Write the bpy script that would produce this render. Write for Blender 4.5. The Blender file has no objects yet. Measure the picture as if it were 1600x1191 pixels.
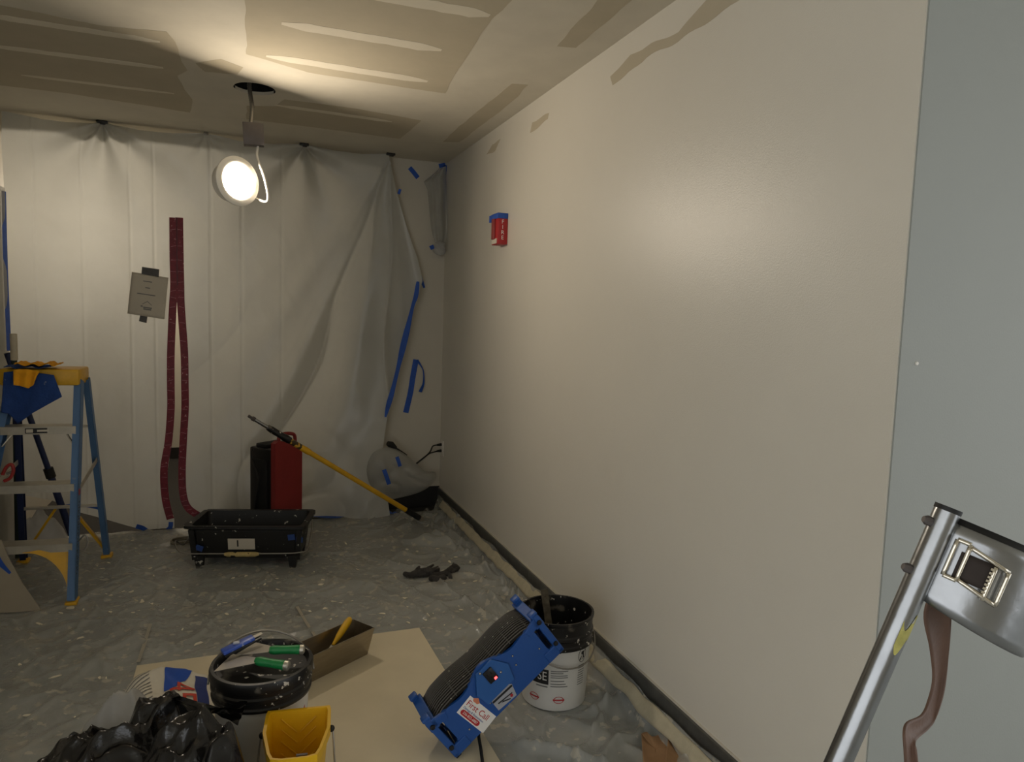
import bpy, bmesh, math, random
from mathutils import Vector, Matrix, noise
random.seed(7)
scene = bpy.context.scene
C = scene.collection
V = Vector

# ------------------------------------------------------------------ camera, world, exposure
IW, IH, FPX = 1600.0, 1191.0, 1098.0
EYE = V((0, 0, 1.5))
_p, _y, _r = math.radians(5.26), math.radians(20.97), math.radians(1.81)
FW = V((math.sin(_y)*math.cos(_p), math.cos(_y)*math.cos(_p), -math.sin(_p)))
_rt = V((math.cos(_y), -math.sin(_y), 0)); _up = _rt.cross(FW)
RT = math.cos(_r)*_rt + math.sin(_r)*_up
UP = -math.sin(_r)*_rt + math.cos(_r)*_up
cam = bpy.data.cameras.new('camera'); cam.sensor_width = 36; cam.lens = FPX/IW*36
cam.clip_start = .02; cam.clip_end = 60
co = bpy.data.objects.new('camera', cam); C.objects.link(co)
co.matrix_world = Matrix.Translation(EYE) @ Matrix((RT, UP, -FW)).transposed().to_4x4()
scene.camera = co

def ray(px, py): return FW + RT*((px-IW/2)/FPX) - UP*((py-IH/2)/FPX)
def onz(px, py, z=0.0): d = ray(px, py); return EYE + d*((z-EYE.z)/d.z)
def ony(px, py, y): d = ray(px, py); return EYE + d*((y-EYE.y)/d.y)
def onx(px, py, x): d = ray(px, py); return EYE + d*((x-EYE.x)/d.x)

world = bpy.data.worlds.new('world'); scene.world = world; world.use_nodes = True
world.node_tree.nodes['Background'].inputs[0].default_value = (.97, .99, 1.0, 1)
world.node_tree.nodes['Background'].inputs[1].default_value = .62
scene.view_settings.view_transform = 'Standard'
scene.view_settings.look = 'None'
scene.view_settings.exposure = 1.35
scene.view_settings.gamma = 1.0
scene.view_settings.use_curve_mapping = False
LAMP_STRENGTH = 62.0
LAMP_COLOR = (1.0, .865, .69, 1)

# ------------------------------------------------------------------ materials
def srgb(r, g, b):
    f = lambda c: (c/255/12.92) if c/255 <= .04045 else ((c/255+.055)/1.055)**2.4
    return (f(r), f(g), f(b), 1)
MATS = {}
def mat(name, col, rough=.5, metal=0, var=.12, vscale=9, bump=0, bscale=60, speck=None, spec=.5,
        emit=0, translucent=0, clear=0, stretch=None, coat=0):
    if name in MATS: return MATS[name]
    m = bpy.data.materials.new(name); m.use_nodes = True; MATS[name] = m
    nt = m.node_tree; N, L = nt.nodes, nt.links
    b = N['Principled BSDF']; out = N['Material Output']
    col = tuple(col) if len(col) == 4 else (*col, 1)
    b.inputs['Roughness'].default_value = rough; b.inputs['Metallic'].default_value = metal
    b.inputs['Specular IOR Level'].default_value = spec
    b.inputs['Coat Weight'].default_value = coat
    tc = N.new('ShaderNodeTexCoord'); src = tc.outputs['Object']
    if stretch:
        mp = N.new('ShaderNodeMapping'); mp.inputs['Scale'].default_value = stretch
        L.new(src, mp.inputs[0]); src = mp.outputs[0]
    n = N.new('ShaderNodeTexNoise'); n.inputs['Scale'].default_value = vscale; n.inputs['Detail'].default_value = 6
    n.inputs['Roughness'].default_value = .6
    L.new(src, n.inputs['Vector'])
    r = N.new('ShaderNodeValToRGB'); r.color_ramp.elements[0].position = .3; r.color_ramp.elements[1].position = .7
    r.color_ramp.elements[0].color = tuple(c*(1-var) for c in col[:3])+(1,)
    r.color_ramp.elements[1].color = tuple(min(1, c*(1+var)) for c in col[:3])+(1,)
    L.new(n.outputs['Fac'], r.inputs[0]); last = r.outputs[0]
    for sp in (speck or []):
        sc, thr, soft, scol = sp
        n2 = N.new('ShaderNodeTexNoise'); n2.inputs['Scale'].default_value = sc; n2.inputs['Detail'].default_value = 3
        L.new(tc.outputs['Object'], n2.inputs['Vector'])
        r2 = N.new('ShaderNodeValToRGB'); r2.color_ramp.elements[0].position = thr; r2.color_ramp.elements[1].position = thr+soft
        L.new(n2.outputs['Fac'], r2.inputs[0])
        mx = N.new('ShaderNodeMixRGB'); mx.inputs[2].default_value = scol
        L.new(r2.outputs[0], mx.inputs[0]); L.new(last, mx.inputs[1]); last = mx.outputs[0]
    L.new(last, b.inputs['Base Color'])
    if bump:
        n3 = N.new('ShaderNodeTexNoise'); n3.inputs['Scale'].default_value = bscale; n3.inputs['Detail'].default_value = 4
        L.new(src, n3.inputs['Vector'])
        bp = N.new('ShaderNodeBump'); bp.inputs['Strength'].default_value = bump; bp.inputs['Distance'].default_value = .01
        L.new(n3.outputs['Fac'], bp.inputs['Height']); L.new(bp.outputs[0], b.inputs['Normal'])
    sh = b.outputs[0]
    if translucent:
        t = N.new('ShaderNodeBsdfTranslucent'); L.new(last, t.inputs[0])
        x = N.new('ShaderNodeMixShader'); x.inputs[0].default_value = translucent
        L.new(sh, x.inputs[1]); L.new(t.outputs[0], x.inputs[2]); sh = x.outputs[0]
    if clear:
        t = N.new('ShaderNodeBsdfTransparent')
        x = N.new('ShaderNodeMixShader'); x.inputs[0].default_value = clear
        L.new(sh, x.inputs[1]); L.new(t.outputs[0], x.inputs[2]); sh = x.outputs[0]
    if emit:
        b.inputs['Emission Color'].default_value = col; b.inputs['Emission Strength'].default_value = emit
    L.new(sh, out.inputs[0])
    return m

WHITE_SPECK = (.62, .58, .5, 1)
# surfaces
M_floor = mat('concrete floor', srgb(178, 180, 178), .6, var=.2, vscale=3.5, bump=.15, bscale=30)
M_film = mat('clear floor film', srgb(182, 184, 180), .2, var=.25, vscale=3, bump=.8, bscale=16, clear=.5,
             speck=[(5, .56, .14, srgb(196, 192, 180)), (22, .60, .04, srgb(226, 220, 202))], spec=.7)
M_ceil = mat('primed joint compound ceiling', srgb(205, 198, 182), .85, var=.05, vscale=5, spec=.2)
M_bare = mat('bare gypsum paper', srgb(183, 173, 152), .9, var=.04, vscale=6, spec=.15)
M_streak = mat('joint compound streak', srgb(216, 208, 190), .9, var=.04, vscale=6, spec=.15)
M_wall = mat('satin off white paint', srgb(213, 208, 196), .36, var=.02, vscale=2, bump=.10, bscale=240, spec=.42)
M_walld = mat('matte off white wall', srgb(200, 194, 180), .7, var=.04, vscale=3)
M_grey = mat('grey primer wall', srgb(154, 157, 152), .6, var=.02, vscale=2, bump=.05, bscale=200)
M_base_b = mat('black vinyl base', srgb(34, 32, 31), .5, var=.2, vscale=14)
M_base_g = mat('dark grey metal base', srgb(88, 88, 84), .4, var=.2, vscale=14, metal=.3)
M_carpet = mat('dark carpet', srgb(50, 48, 46), .95, var=.2, vscale=40, bump=.3, bscale=200)
# sheeting
M_sheet = mat('milky polyethylene sheet', srgb(208, 208, 202), .3, var=.05, vscale=2.5, bump=.22, bscale=11, translucent=.38, spec=.6)
M_sheet2 = mat('hazy polyethylene flap', srgb(190, 190, 184), .3, var=.08, vscale=5, bump=.25, bscale=12, translucent=.35, clear=.30)
M_blue_tape = mat('blue painters tape', srgb(38, 84, 176), .6, var=.15, vscale=20, bump=.1, bscale=120)
M_beige_tape = mat('masking tape', srgb(178, 170, 146), .6, var=.12, vscale=20, bump=.15, bscale=60)
M_grey_tape = mat('grey cloth tape', srgb(78, 76, 74), .5, var=.15, vscale=40)
M_red_zip = mat('maroon zipper tape', srgb(122, 28, 44), .5, var=.25, vscale=30, speck=[(60, .66, .04, srgb(190, 140, 140))])
M_paper = mat('printed paper', srgb(206, 198, 182), .8, var=.05, vscale=6)
# things
M_yellow = mat('yellow plastic', srgb(228, 178, 16), .42, var=.08, vscale=10)
M_yellow_d = mat('worn yellow fiberglass', srgb(222, 170, 30), .4, var=.12, vscale=16, speck=[(60, .7, .03, srgb(90, 70, 30))])
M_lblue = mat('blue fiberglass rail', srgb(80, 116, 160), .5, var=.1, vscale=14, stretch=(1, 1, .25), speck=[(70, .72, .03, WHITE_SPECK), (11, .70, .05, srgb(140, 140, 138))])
M_navy = mat('navy fiberglass and shaded rail', srgb(28, 42, 82), .5, var=.15, vscale=14)
M_alu = mat('worn aluminium', srgb(196, 190, 176), .42, .75, var=.12, vscale=14, bump=.08, bscale=80)
M_alu_s = mat('shiny aluminium', srgb(158, 160, 162), .27, 1, var=.10, vscale=20, bump=.06, bscale=40)
M_steel = mat('brushed stainless', srgb(168, 160, 146), .3, 1, var=.1, vscale=12, bump=.05, bscale=120, stretch=(1, 6, 6))
M_chrome = mat('nickel buckle', srgb(222, 215, 200), .18, 1, var=.08, vscale=40, bump=.1, bscale=60)
M_black = mat('black plastic', srgb(22, 21, 21), .38, var=.3, vscale=12)
M_black_sp = mat('black plastic with dried splashes', srgb(20, 19, 19), .4, var=.35, vscale=12,
                 speck=[(46, .655, .02, WHITE_SPECK), (13, .60, .08, srgb(104, 98, 88))])
M_black_tray = mat('black tray plastic with few splashes', srgb(20, 19, 18), .5, var=.3, vscale=12,
                 speck=[(30, .665, .02, WHITE_SPECK)])
M_rubber = mat('black rubber', srgb(18, 18, 18), .6, var=.2)
M_bag = mat('black trash bag', srgb(16, 15, 16), .24, var=.3, vscale=12, bump=.5, bscale=26, spec=.6,
            speck=[(26, .75, .015, WHITE_SPECK)])
M_red = mat('red plastic housing', srgb(138, 40, 38), .5, var=.1, vscale=9)
M_fire = mat('fire alarm red', srgb(176, 38, 42), .42, var=.08, vscale=20)
M_fan = mat('royal blue plastic', srgb(30, 78, 150), .42, var=.06, vscale=7, bump=.05, bscale=120, speck=[(58, .745, .01, WHITE_SPECK)])
M_white = mat('white plastic', srgb(222, 218, 208), .45, var=.04, vscale=10)
M_wbucket = mat('white bucket plastic', srgb(214, 212, 206), .4, var=.05, vscale=8)
M_sticker = mat('white sticker', srgb(232, 230, 226), .5, var=.02)
M_ink_red = mat('red ink', srgb(178, 36, 42), .5, var=.05)
M_ink_black = mat('black ink', srgb(26, 25, 27), .5, var=.05)
M_ink_grey = mat('grey ink', srgb(120, 120, 118), .6, var=.05)
M_ink_blue = mat('blue ink', srgb(60, 88, 150), .5, var=.05)
M_ink_orange = mat('salmon ink', srgb(214, 130, 96), .5, var=.05)
M_silver = mat('silver sticker', srgb(176, 178, 186), .4, .2, var=.06)
M_green = mat('green rubber grip', srgb(26, 128, 66), .45, var=.08, vscale=30, speck=[(90, .70, .03, WHITE_SPECK)])
M_knifeblue = mat('blue knife body', srgb(56, 86, 176), .35, var=.1, vscale=30, speck=[(60, .66, .05, srgb(190, 195, 205))])
M_blade = mat('putty knife blade', srgb(196, 190, 178), .35, .85, var=.06, vscale=20)
M_ragblue = mat('blue rag cloth', srgb(34, 66, 128), .95, var=.15, vscale=16, bump=.3, bscale=90, speck=[(24, .70, .06, srgb(120, 130, 150))])
M_ragorange = mat('orange rag cloth', srgb(238, 166, 28), .95, var=.1, vscale=16, bump=.3, bscale=90)
M_leather = mat('brown leather strap', srgb(106, 80, 66), .6, var=.14, vscale=14, bump=.12, bscale=140)
M_kraft = mat('brown kraft paper', srgb(152, 118, 84), .85, var=.14, vscale=12, bump=.2, bscale=30)
M_board = mat('drywall face paper', srgb(222, 210, 182), .85, var=.04, vscale=5, speck=[(14, .72, .05, srgb(236, 228, 208))])
M_cardboard = mat('grey cardboard', srgb(158, 148, 130), .85, var=.06, vscale=6)
M_chip = mat('dried mud flake', srgb(234, 226, 206), .85, var=.1, vscale=40)
M_glove = mat('charcoal knit glove', srgb(62, 59, 57), .9, var=.4, vscale=26, bump=.4, bscale=140)
M_pole = mat('yellow pole fiberglass', srgb(214, 164, 32), .4, var=.12, vscale=12, stretch=(1, 1, 1))
M_greybox = mat('galvanised box', srgb(92, 86, 84), .5, .4, var=.1, vscale=20)
M_bagpaper = mat('white paper sack', srgb(222, 216, 202), .75, var=.05, vscale=9, bump=.25, bscale=14)
M_bagblue = mat('blue sack print', srgb(30, 84, 190), .6, var=.08, vscale=12)
M_clearbag = mat('clear plastic wrap', srgb(206, 206, 204), .25, var=.1, vscale=12, bump=.5, bscale=18, translucent=.4, clear=.25)
M_lens = mat('lit lamp lens', LAMP_COLOR, .5, var=0, emit=LAMP_STRENGTH)
M_trim = mat('white lamp trim', srgb(236, 232, 222), .4, var=.02)
M_led = mat('red indicator', srgb(255, 60, 60), .4, var=0, emit=2.5)
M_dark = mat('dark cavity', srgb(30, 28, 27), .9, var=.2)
M_bulb_wire = mat('steel wire', srgb(150, 146, 138), .35, .8, var=.1)

# ------------------------------------------------------------------ mesh builder
class MB:
    def __init__(s): s.v = []; s.f = []
    def add(s, vs, fs):
        o = len(s.v); s.v += [V(a) for a in vs]; s.f += [tuple(i+o for i in f) for f in fs]; return s
    def box(s, c, size, R=None, bev=0, seg=2):
        bm = bmesh.new(); bmesh.ops.create_cube(bm, size=1)
        for v in bm.verts: v.co = V((v.co.x*size[0], v.co.y*size[1], v.co.z*size[2]))
        if bev: bmesh.ops.bevel(bm, geom=bm.edges[:], offset=bev, segments=seg, profile=.5, affect='EDGES')
        bm.verts.index_update(); R = R or Matrix.Identity(3)
        s.add([R @ v.co + V(c) for v in bm.verts], [[v.index for v in f.verts] for f in bm.faces]); bm.free(); return s
    def beam(s, p0, p1, w, d, side=(1, 0, 0), bev=0):
        p0, p1 = V(p0), V(p1); z = (p1-p0); l = z.length; z = z/l
        x = V(side); x = (x - z*x.dot(z)).normalized(); y = z.cross(x)
        return s.box((p0+p1)/2, (w, d, l), Matrix((x, y, z)).transposed(), bev)
    def channel(s, p0, p1, w, d, t, side, openside=1):
        # C section: web across y(d), flanges of width w along x
        p0, p1 = V(p0), V(p1); z = (p1-p0).normalized(); x = V(side); x = (x-z*x.dot(z)).normalized(); y = z.cross(x)
        off = x*(-openside*(w-t)/2)
        s.beam(p0+off, p1+off, t, d, side)
        for q in (-1, 1): s.beam(p0+y*q*(d-t)/2, p1+y*q*(d-t)/2, w, t, side)
        return s
    def tube(s, path, r, n=10, cap=True, closed=False):
        path = [V(p) for p in path]; m = len(path); rs = r if isinstance(r, (list, tuple)) else [r]*m
        t0 = (path[1]-path[0]).normalized(); a = V((0, 0, 1)) if abs(t0.z) < .9 else V((1, 0, 0))
        u = t0.cross(a).normalized(); vs = []
        for i in range(m):
            if closed: t = path[(i+1) % m]-path[i-1]
            else: t = path[min(i+1, m-1)]-path[max(i-1, 0)]
            t.normalize(); u = (u-t*u.dot(t)).normalized(); w = t.cross(u)
            for k in range(n):
                an = 2*math.pi*k/n; vs.append(path[i]+(u*math.cos(an)+w*math.sin(an))*rs[i])
        fs = []
        for i in range(m if closed else m-1):
            j = (i+1) % m
            for k in range(n): fs.append((i*n+k, i*n+(k+1) % n, j*n+(k+1) % n, j*n+k))
        if cap and not closed:
            fs.append(tuple(range(n-1, -1, -1))); fs.append(tuple((m-1)*n+k for k in range(n)))
        return s.add(vs, fs)
    def lathe(s, prof, n=40, M=None, close=False):
        M = M or Matrix.Identity(4); vs = []; fs = []; m = len(prof)
        for r, z in prof:
            for k in range(n):
                a = 2*math.pi*k/n; vs.append(M @ V((r*math.cos(a), r*math.sin(a), z)))
        for i in range(m-1):
            for k in range(n): fs.append((i*n+k, i*n+(k+1) % n, (i+1)*n+(k+1) % n, (i+1)*n+k))
        if close:
            fs.append(tuple(range(n-1, -1, -1))); fs.append(tuple((m-1)*n+k for k in range(n)))
        return s.add(vs, fs)
    def prism(s, poly, ext):
        poly = [V(p) for p in poly]; e = V(ext); n = len(poly)
        fs = [tuple(range(n)), tuple(range(2*n-1, n-1, -1))]
        for i in range(n): fs.append((i, i+n, (i+1) % n+n, (i+1) % n))
        return s.add(poly+[p+e for p in poly], fs)
    def grid(s, fn, nu, nv, keep=None):
        vs = [fn(i/nu, j/nv) for j in range(nv+1) for i in range(nu+1)]; fs = []
        for j in range(nv):
            for i in range(nu):
                if keep is None or keep(i, j):
                    a = j*(nu+1)+i; fs.append((a, a+1, a+nu+2, a+nu+1))
        return s.add(vs, fs)
    def sphere(s, c, r, nu=16, nv=10):
        r = r if isinstance(r, (tuple, list)) else (r, r, r)
        M = Matrix.Translation(V(c)) @ Matrix.Diagonal((*r, 1))
        return s.lathe([(math.sin(math.pi*k/nv)+1e-5, -math.cos(math.pi*k/nv)) for k in range(nv+1)], nu, M)
    def text(s, txt, size, M, ext=.0002, xs=1.0, align='CENTER'):
        cu = bpy.data.curves.new('t', 'FONT'); cu.body = txt; cu.size = size; cu.extrude = ext
        cu.align_x = align; cu.align_y = 'CENTER'; cu.resolution_u = 3
        o = bpy.data.objects.new('t', cu); me = bpy.data.meshes.new_from_object(o)
        s.add([M @ V((v.co.x*xs, v.co.y, v.co.z)) for v in me.vertices], [tuple(p.vertices) for p in me.polygons])
        bpy.data.objects.remove(o); bpy.data.curves.remove(cu); bpy.data.meshes.remove(me); return s

class Thing:
    pass
def wmat(o):
    m = o.matrix_basis.copy()
    while o.parent: o = o.parent; m = o.matrix_basis @ m
    return m
def build(name, mb, m, parent=None, smooth=35, world=False, solid=0, base=None):
    if parent is not None and world:
        inv = wmat(parent).inverted(); vs = [inv @ v for v in mb.v]
    elif parent is None and base is not None:
        vs = [v-V(base) for v in mb.v]
    else: vs = mb.v
    me = bpy.data.meshes.new(name); me.from_pydata([tuple(v) for v in vs], [], mb.f); me.validate()
    bm = bmesh.new(); bm.from_mesh(me); bmesh.ops.recalc_face_normals(bm, faces=bm.faces[:]); bm.to_mesh(me); bm.free()
    if smooth:
        for p in me.polygons: p.use_smooth = True
        me.set_sharp_from_angle(angle=math.radians(smooth))
    me.materials.append(m)
    o = bpy.data.objects.new(name, me); C.objects.link(o)
    if parent is not None: o.parent = parent
    elif base is not None: o.location = base
    if solid:
        md = o.modifiers.new('thickness', 'SOLIDIFY'); md.thickness = solid; md.offset = 0
    return o
def tag(o, label, cat, group=None):
    o['label'] = label; o['category'] = cat
    if group: o['group'] = group
    return o
def thing(name, label, cat, M=None, group=None):
    o = bpy.data.objects.new(name, None); C.objects.link(o); o.empty_display_size = .05
    M = M if M is not None else Matrix.Identity(4)
    if isinstance(M, (tuple, list, Vector)): M = Matrix.Translation(V(M))
    o.matrix_basis = M
    return tag(o, label, cat, group)
def struct(name, mb, m, parent=None, smooth=0, **k):
    o = build(name, mb, m, parent, smooth, **k)
    if parent is None: o['kind'] = 'structure'
    return o
def frame(x, y, z, t): return Matrix.Translation(V(t)) @ Matrix((V(x), V(y), V(z))).transposed().to_4x4()
def interp(tab, x):
    if x <= tab[0][0]: return tab[0][1]
    for (a, b), (c, d) in zip(tab, tab[1:]):
        if x <= c: return b+(d-b)*(x-a)/(c-a)
    return tab[-1][1]
def smooth_path(pts, k=6):
    pts = [V(p) for p in pts]; out = []
    for i in range(len(pts)-1):
        p0, p1, p2, p3 = pts[max(i-1, 0)], pts[i], pts[i+1], pts[min(i+2, len(pts)-1)]
        for j in range(k):
            t = j/k
            out.append(.5*((2*p1)+(p2-p0)*t+(2*p0-5*p1+4*p2-p3)*t*t+(3*p1-p0-3*p2+p3)*t**3))
    return out+[pts[-1]]
def nz(x, y, z=0, s=1): return noise.noise(V((x*s, y*s, z*s)))
def ridge(x, y, z=0, s=1): return 1-abs(noise.noise(V((x*s, y*s, z*s))))*2

# ------------------------------------------------------------------ room shell
W, D, H, XL, YC = 1.43, 5.25, 2.63, -1.36, 1.21
YF = 7.55           # far wall of the space beyond the plastic
struct('floor', MB().box((1.2, 1.26, -.05), (7.6, 7.72, .1)), M_floor)
struct('floor_beyond', MB().box((1.2, 6.42, -.051), (7.6, 2.6, .1)), M_carpet)
# ceiling with a round hole
HOLE = onz(398, 139, H); HR = .103
bm = bmesh.new()
for z in (H, H+.016):
    pts = [(-2.6, -2.6), (5, -2.6), (5, 7.7), (-2.6, 7.7)]
    outer = [bm.verts.new((x, y, z)) for x, y in pts]
    inner = [bm.verts.new((HOLE.x+HR*(1+.015*math.sin(5*a))*math.cos(a), HOLE.y+HR*math.sin(a), z)) for a in [2*math.pi*k/40 for k in range(40)]]
    eds = [bm.edges.new((outer[i], outer[(i+1) % 4])) for i in range(4)]+[bm.edges.new((inner[i], inner[(i+1) % 40])) for i in range(40)]
    bmesh.ops.triangle_fill(bm, edges=eds, use_beauty=True)
bm.verts.ensure_lookup_table(); bm.verts.index_update()
cmb = MB(); cmb.add([v.co for v in bm.verts], [[v.index for v in f.verts] for f in bm.faces]); bm.free()
cmb.add([], [])
for k in range(40): cmb.f.append((4+k, 4+(k+1) % 40, 48+(k+1) % 40, 48+k))
ceiling = struct('ceiling', cmb, M_ceil)
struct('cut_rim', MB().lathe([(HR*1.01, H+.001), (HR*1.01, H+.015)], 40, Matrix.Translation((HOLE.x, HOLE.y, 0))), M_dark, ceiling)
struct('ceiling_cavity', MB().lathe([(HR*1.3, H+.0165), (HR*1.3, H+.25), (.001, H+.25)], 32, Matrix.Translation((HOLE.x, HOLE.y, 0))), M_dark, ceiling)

def patch(poly, to3d, nrm, t, jag, name, m, parent):
    """thin flat patch of a different finish, lying on a wall or the ceiling"""
    pts = [to3d(*p) for p in poly]; out = []
    for i, a in enumerate(pts):
        b = pts[(i+1) % len(pts)]; n = max(1, int((b-a).length/.03))
        for j in range(n):
            p = a.lerp(b, j/n); q = V((p.x*9, p.y*9, p.z*9))
            out.append(p+V((noise.noise(q)*jag, noise.noise(q+V((7, 3, 1)))*jag, noise.noise(q+V((1, 8, 4)))*jag if abs(nrm[2]) < .5 else 0)))
    if abs(nrm[0]) > .5: out = [V((to3d(*poly[0]).x, p.y, p.z)) for p in out]
    bm = bmesh.new(); vs = [bm.verts.new(p) for p in out]
    es = [bm.edges.new((vs[i], vs[(i+1) % len(vs)])) for i in range(len(vs))]
    bmesh.ops.triangle_fill(bm, edges=es, use_beauty=True); bm.verts.index_update()
    n = len(vs); tri = [[v.index for v in f.verts] for f in bm.faces]; bm.free()
    e = V(nrm)*t
    mb = MB().add([p for p in out]+[p+e for p in out], tri+[[i+n for i in f] for f in tri]+[(i, (i+1) % n, (i+1) % n+n, i+n) for i in range(n)])
    return build(name, mb, m, parent, 0)
tc_ = lambda x, y: onz(x, y, H)
dn = (0, 0, -1)
BARE = [[(-40, 0), (60, 20), (160, 40), (262, 50), (275, 65), (283, 95), (292, 110), (278, 118), (290, 140), (301, 155), (298, 176), (200, 160), (100, 145), (-40, 128)],
        [(385, -60), (830, -60), (800, 0), (760, 40), (715, 110), (695, 146), (640, 138), (560, 125), (480, 113), (420, 95), (386, 85), (383, 40)],
        [(385, 165), (430, 166), (445, 155), (560, 170), (658, 188), (640, 205), (625, 217), (500, 200), (385, 186)],
        [(825, 133), (800, 131), (770, 155), (740, 178), (700, 213), (693, 222), (718, 222), (760, 190), (800, 160)],
        [(870, 72), (900, 75), (1000, -12), (1040, -50), (980, -50), (935, 0)],
        [(305, 98), (345, 92), (380, 105), (372, 116), (320, 112)]]
for b in BARE: patch(b, tc_, dn, .0008, .008, 'bare_board_patch', M_bare, ceiling)
def streak(p0, p1, w):
    a, b = tc_(*p0), tc_(*p1); d = (b-a).normalized(); s_ = V((-d.y, d.x, 0)); out = []
    n = 14
    for i in range(n+1): out.append(a.lerp(b, i/n)+s_*w*(.2+.8*min(1, (i+.3)/2, (n-i+.3)/2))*(1+.25*nz(i*.7, p0[0])))
    for i in range(n, -1, -1): out.append(a.lerp(b, i/n)-s_*w*(.2+.8*min(1, (i+.3)/2, (n-i+.3)/2))*(1+.25*nz(i*.7, p0[1]+9)))
    mb = MB().prism([p+V((0, 0, -.0008)) for p in out], (0, 0, -.0008)); build('mud_streak', mb, M_streak, ceiling, 0)
for p0, p1, w in [((-30, 22), (250, 65), .03), ((-30, 69), (255, 106), .028), ((33, 117), (272, 146), .02),
                  ((440, 36), (690, 78), .04), ((416, 87), (668, 127), .04), ((560, -12), (765, 24), .04), ((430, 164), (612, 190), .025)]:
    streak(p0, p1, w)

wall_right = struct('wall_right', MB().box((W+.06, (YC+.004+YF)/2, H/2), (.12, YF-YC-.004, H)), M_wall)
tw = lambda x, y: onx(x, y, W)
for b in ([(955, 118), (985, 85), (1060, 50), (1110, -5), (1165, -5), (1120, 25), (1060, 65), (1010, 90), (958, 132)],
          [(828, 207), (832, 190), (857, 178), (855, 188), (840, 200)],
          [(760, 243), (770, 225), (782, 218), (775, 235)]):
    patch(b, tw, (-1, 0, 0), .0008, .012, 'bare_board_patch', M_bare, wall_right)
wr = struct('wall_return', MB().box((W+1.604, YC+.06, H/2), (3.2, .12, H)), M_grey)
build('screw_head', MB().lathe([(.0001, -.003), (.004, -.003), (.005, 0)], 12, Matrix.Translation(ony(1432, 568, YC)) @ Matrix.Rotation(-math.pi/2, 4, 'X')), M_white, wr)
struct('wall_left', MB().box((XL-.06, (1.0+YF)/2, H/2), (.12, YF-1.0, H)), M_walld)
struct('wall_rear_added', MB().box((.7, -2.55, H/2), (3.4, .1, H)), M_walld)  # unseen wall added behind the camera for reflections in the metal
struct('wall_back', MB().box(((.66+W)/2, D+.05, H/2), (W-.66, .10, H)), M_walld)
struct('trim_shade_added', MB().box(((XL+.66)/2, 5.36, H-.09), (.66-XL, .14, .18)), M_walld)  # unseen header added behind the sheet to shadow its top band
struct('wall_far', MB().box((1.2, YF+.06, H/2), (7.6, .12, H)), M_walld)
struct('baseboard_far', MB().box((0, YF-.006, .055), (3, .012, .11)), M_base_b)
bb = MB().box(((.66+W)/2, D-.007, .08), (W-.66, .014, .16), bev=.003); struct('baseboard_back', bb, M_base_b)
bb = MB().box((W-.008, (YC+D)/2, .075), (.016, D-YC, .15), bev=.003); struct('baseboard_right', bb, M_base_g)
struct('trim_1', MB().box((W-.003, (YC+D)/2, .153), (.006, D-YC, .006)), M_walld)

# ------------------------------------------------------------------ floor film, turned up along the right baseboard
def film_pt(u, v):
    y = 1.15+(5.12-1.15)*v
    s = u*2.92      # arc length from left
    wob = .012*nz(y*2, 3)+.008*nz(y*7, 1)
    x0 = -1.32+s
    xe = W-.075+wob
    if x0 <= xe: x, z = x0, .001
    else:
        t = (x0-xe)
        top = .115+.02*nz(y*5, 8)
        z = .001+min(t*1.3, top); x = min(xe+t*.55, W-.026)
    # wrinkles
    a = ridge(x*1.2+y*.6, y*1.1-x*.3, 2, 2.2); b = ridge(x*2+.4*y, y*.7, 5, 3.1)
    k = .5+.5*nz(x, y, 4, .9)
    near_wall = max(0, min(1, (x-.75)/.5))
    w = (max(0, a-.62)**1.25*.075 + max(0, b-.66)**1.25*.06*(.4+k) + max(0, ridge(x*1.5-y*.8, y*.8+x*.4, 9, 3.7)-.7)**1.2*.06)*(.5+1.5*near_wall)
    w += max(0, .004*nz(x, y, 0, 6))
    for bx_, by_, br_ in ((1.150, 2.428, .15), (.05, 2.30, .15)):
        w *= max(0, min(1, (math.hypot(x-bx_, y-by_)-br_)/.06))
    if -.5 < x < .88 and y < 3.25: w *= .08
    if x0 > xe:
        c_ = max(0, min(1, 1-(x0-xe)/.06)); x = min(x, W-.026)-min(w, .02)*(.5-.5*c_); w *= c_
    z += w + .0008
    return V((x, y, z))
flm = build('floor_film', MB().grid(film_pt, 330, 330), M_film, None, 180)
tag(flm, 'clear wrinkled plastic film spread over the grey floor and turned up at the right baseboard', 'plastic film')
# long taped seams of the film
def ribbon(pts, w, nrm, t=.0004):
    pts = smooth_path(pts, 6); m = len(pts); vs = []; ws = w if callable(w) else (lambda s: w); nn = V(nrm).normalized()
    for i, p in enumerate(pts):
        d = (pts[min(i+1, m-1)]-pts[max(i-1, 0)]).normalized(); s_ = d.cross(nn).normalized(); hw = ws(i/(m-1))/2
        for a, o in ((-1, 0), (1, 0), (1, 1), (-1, 1)): vs.append(p+s_*a*hw+nn*o*t)
    fs = []
    for i in range(m-1):
        for k in range(4): fs.append((i*4+k, i*4+(k+1) % 4, i*4+4+(k+1) % 4, i*4+4+k))
    fs += [(0, 1, 2, 3), (m*4-4, m*4-1, m*4-2, m*4-3)]
    return MB().add(vs, fs)
for pl in ([(464, 948), (478, 972), (495, 998)], [(235, 975), (226, 1005), (216, 1035)]):
    mb = ribbon([onz(a, b, .010) for a, b in pl], .014, (0, 0, 1), .001)
    build('film_crease', mb, mat('film crease', srgb(176, 170, 156), .4), flm, 30)
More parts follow.
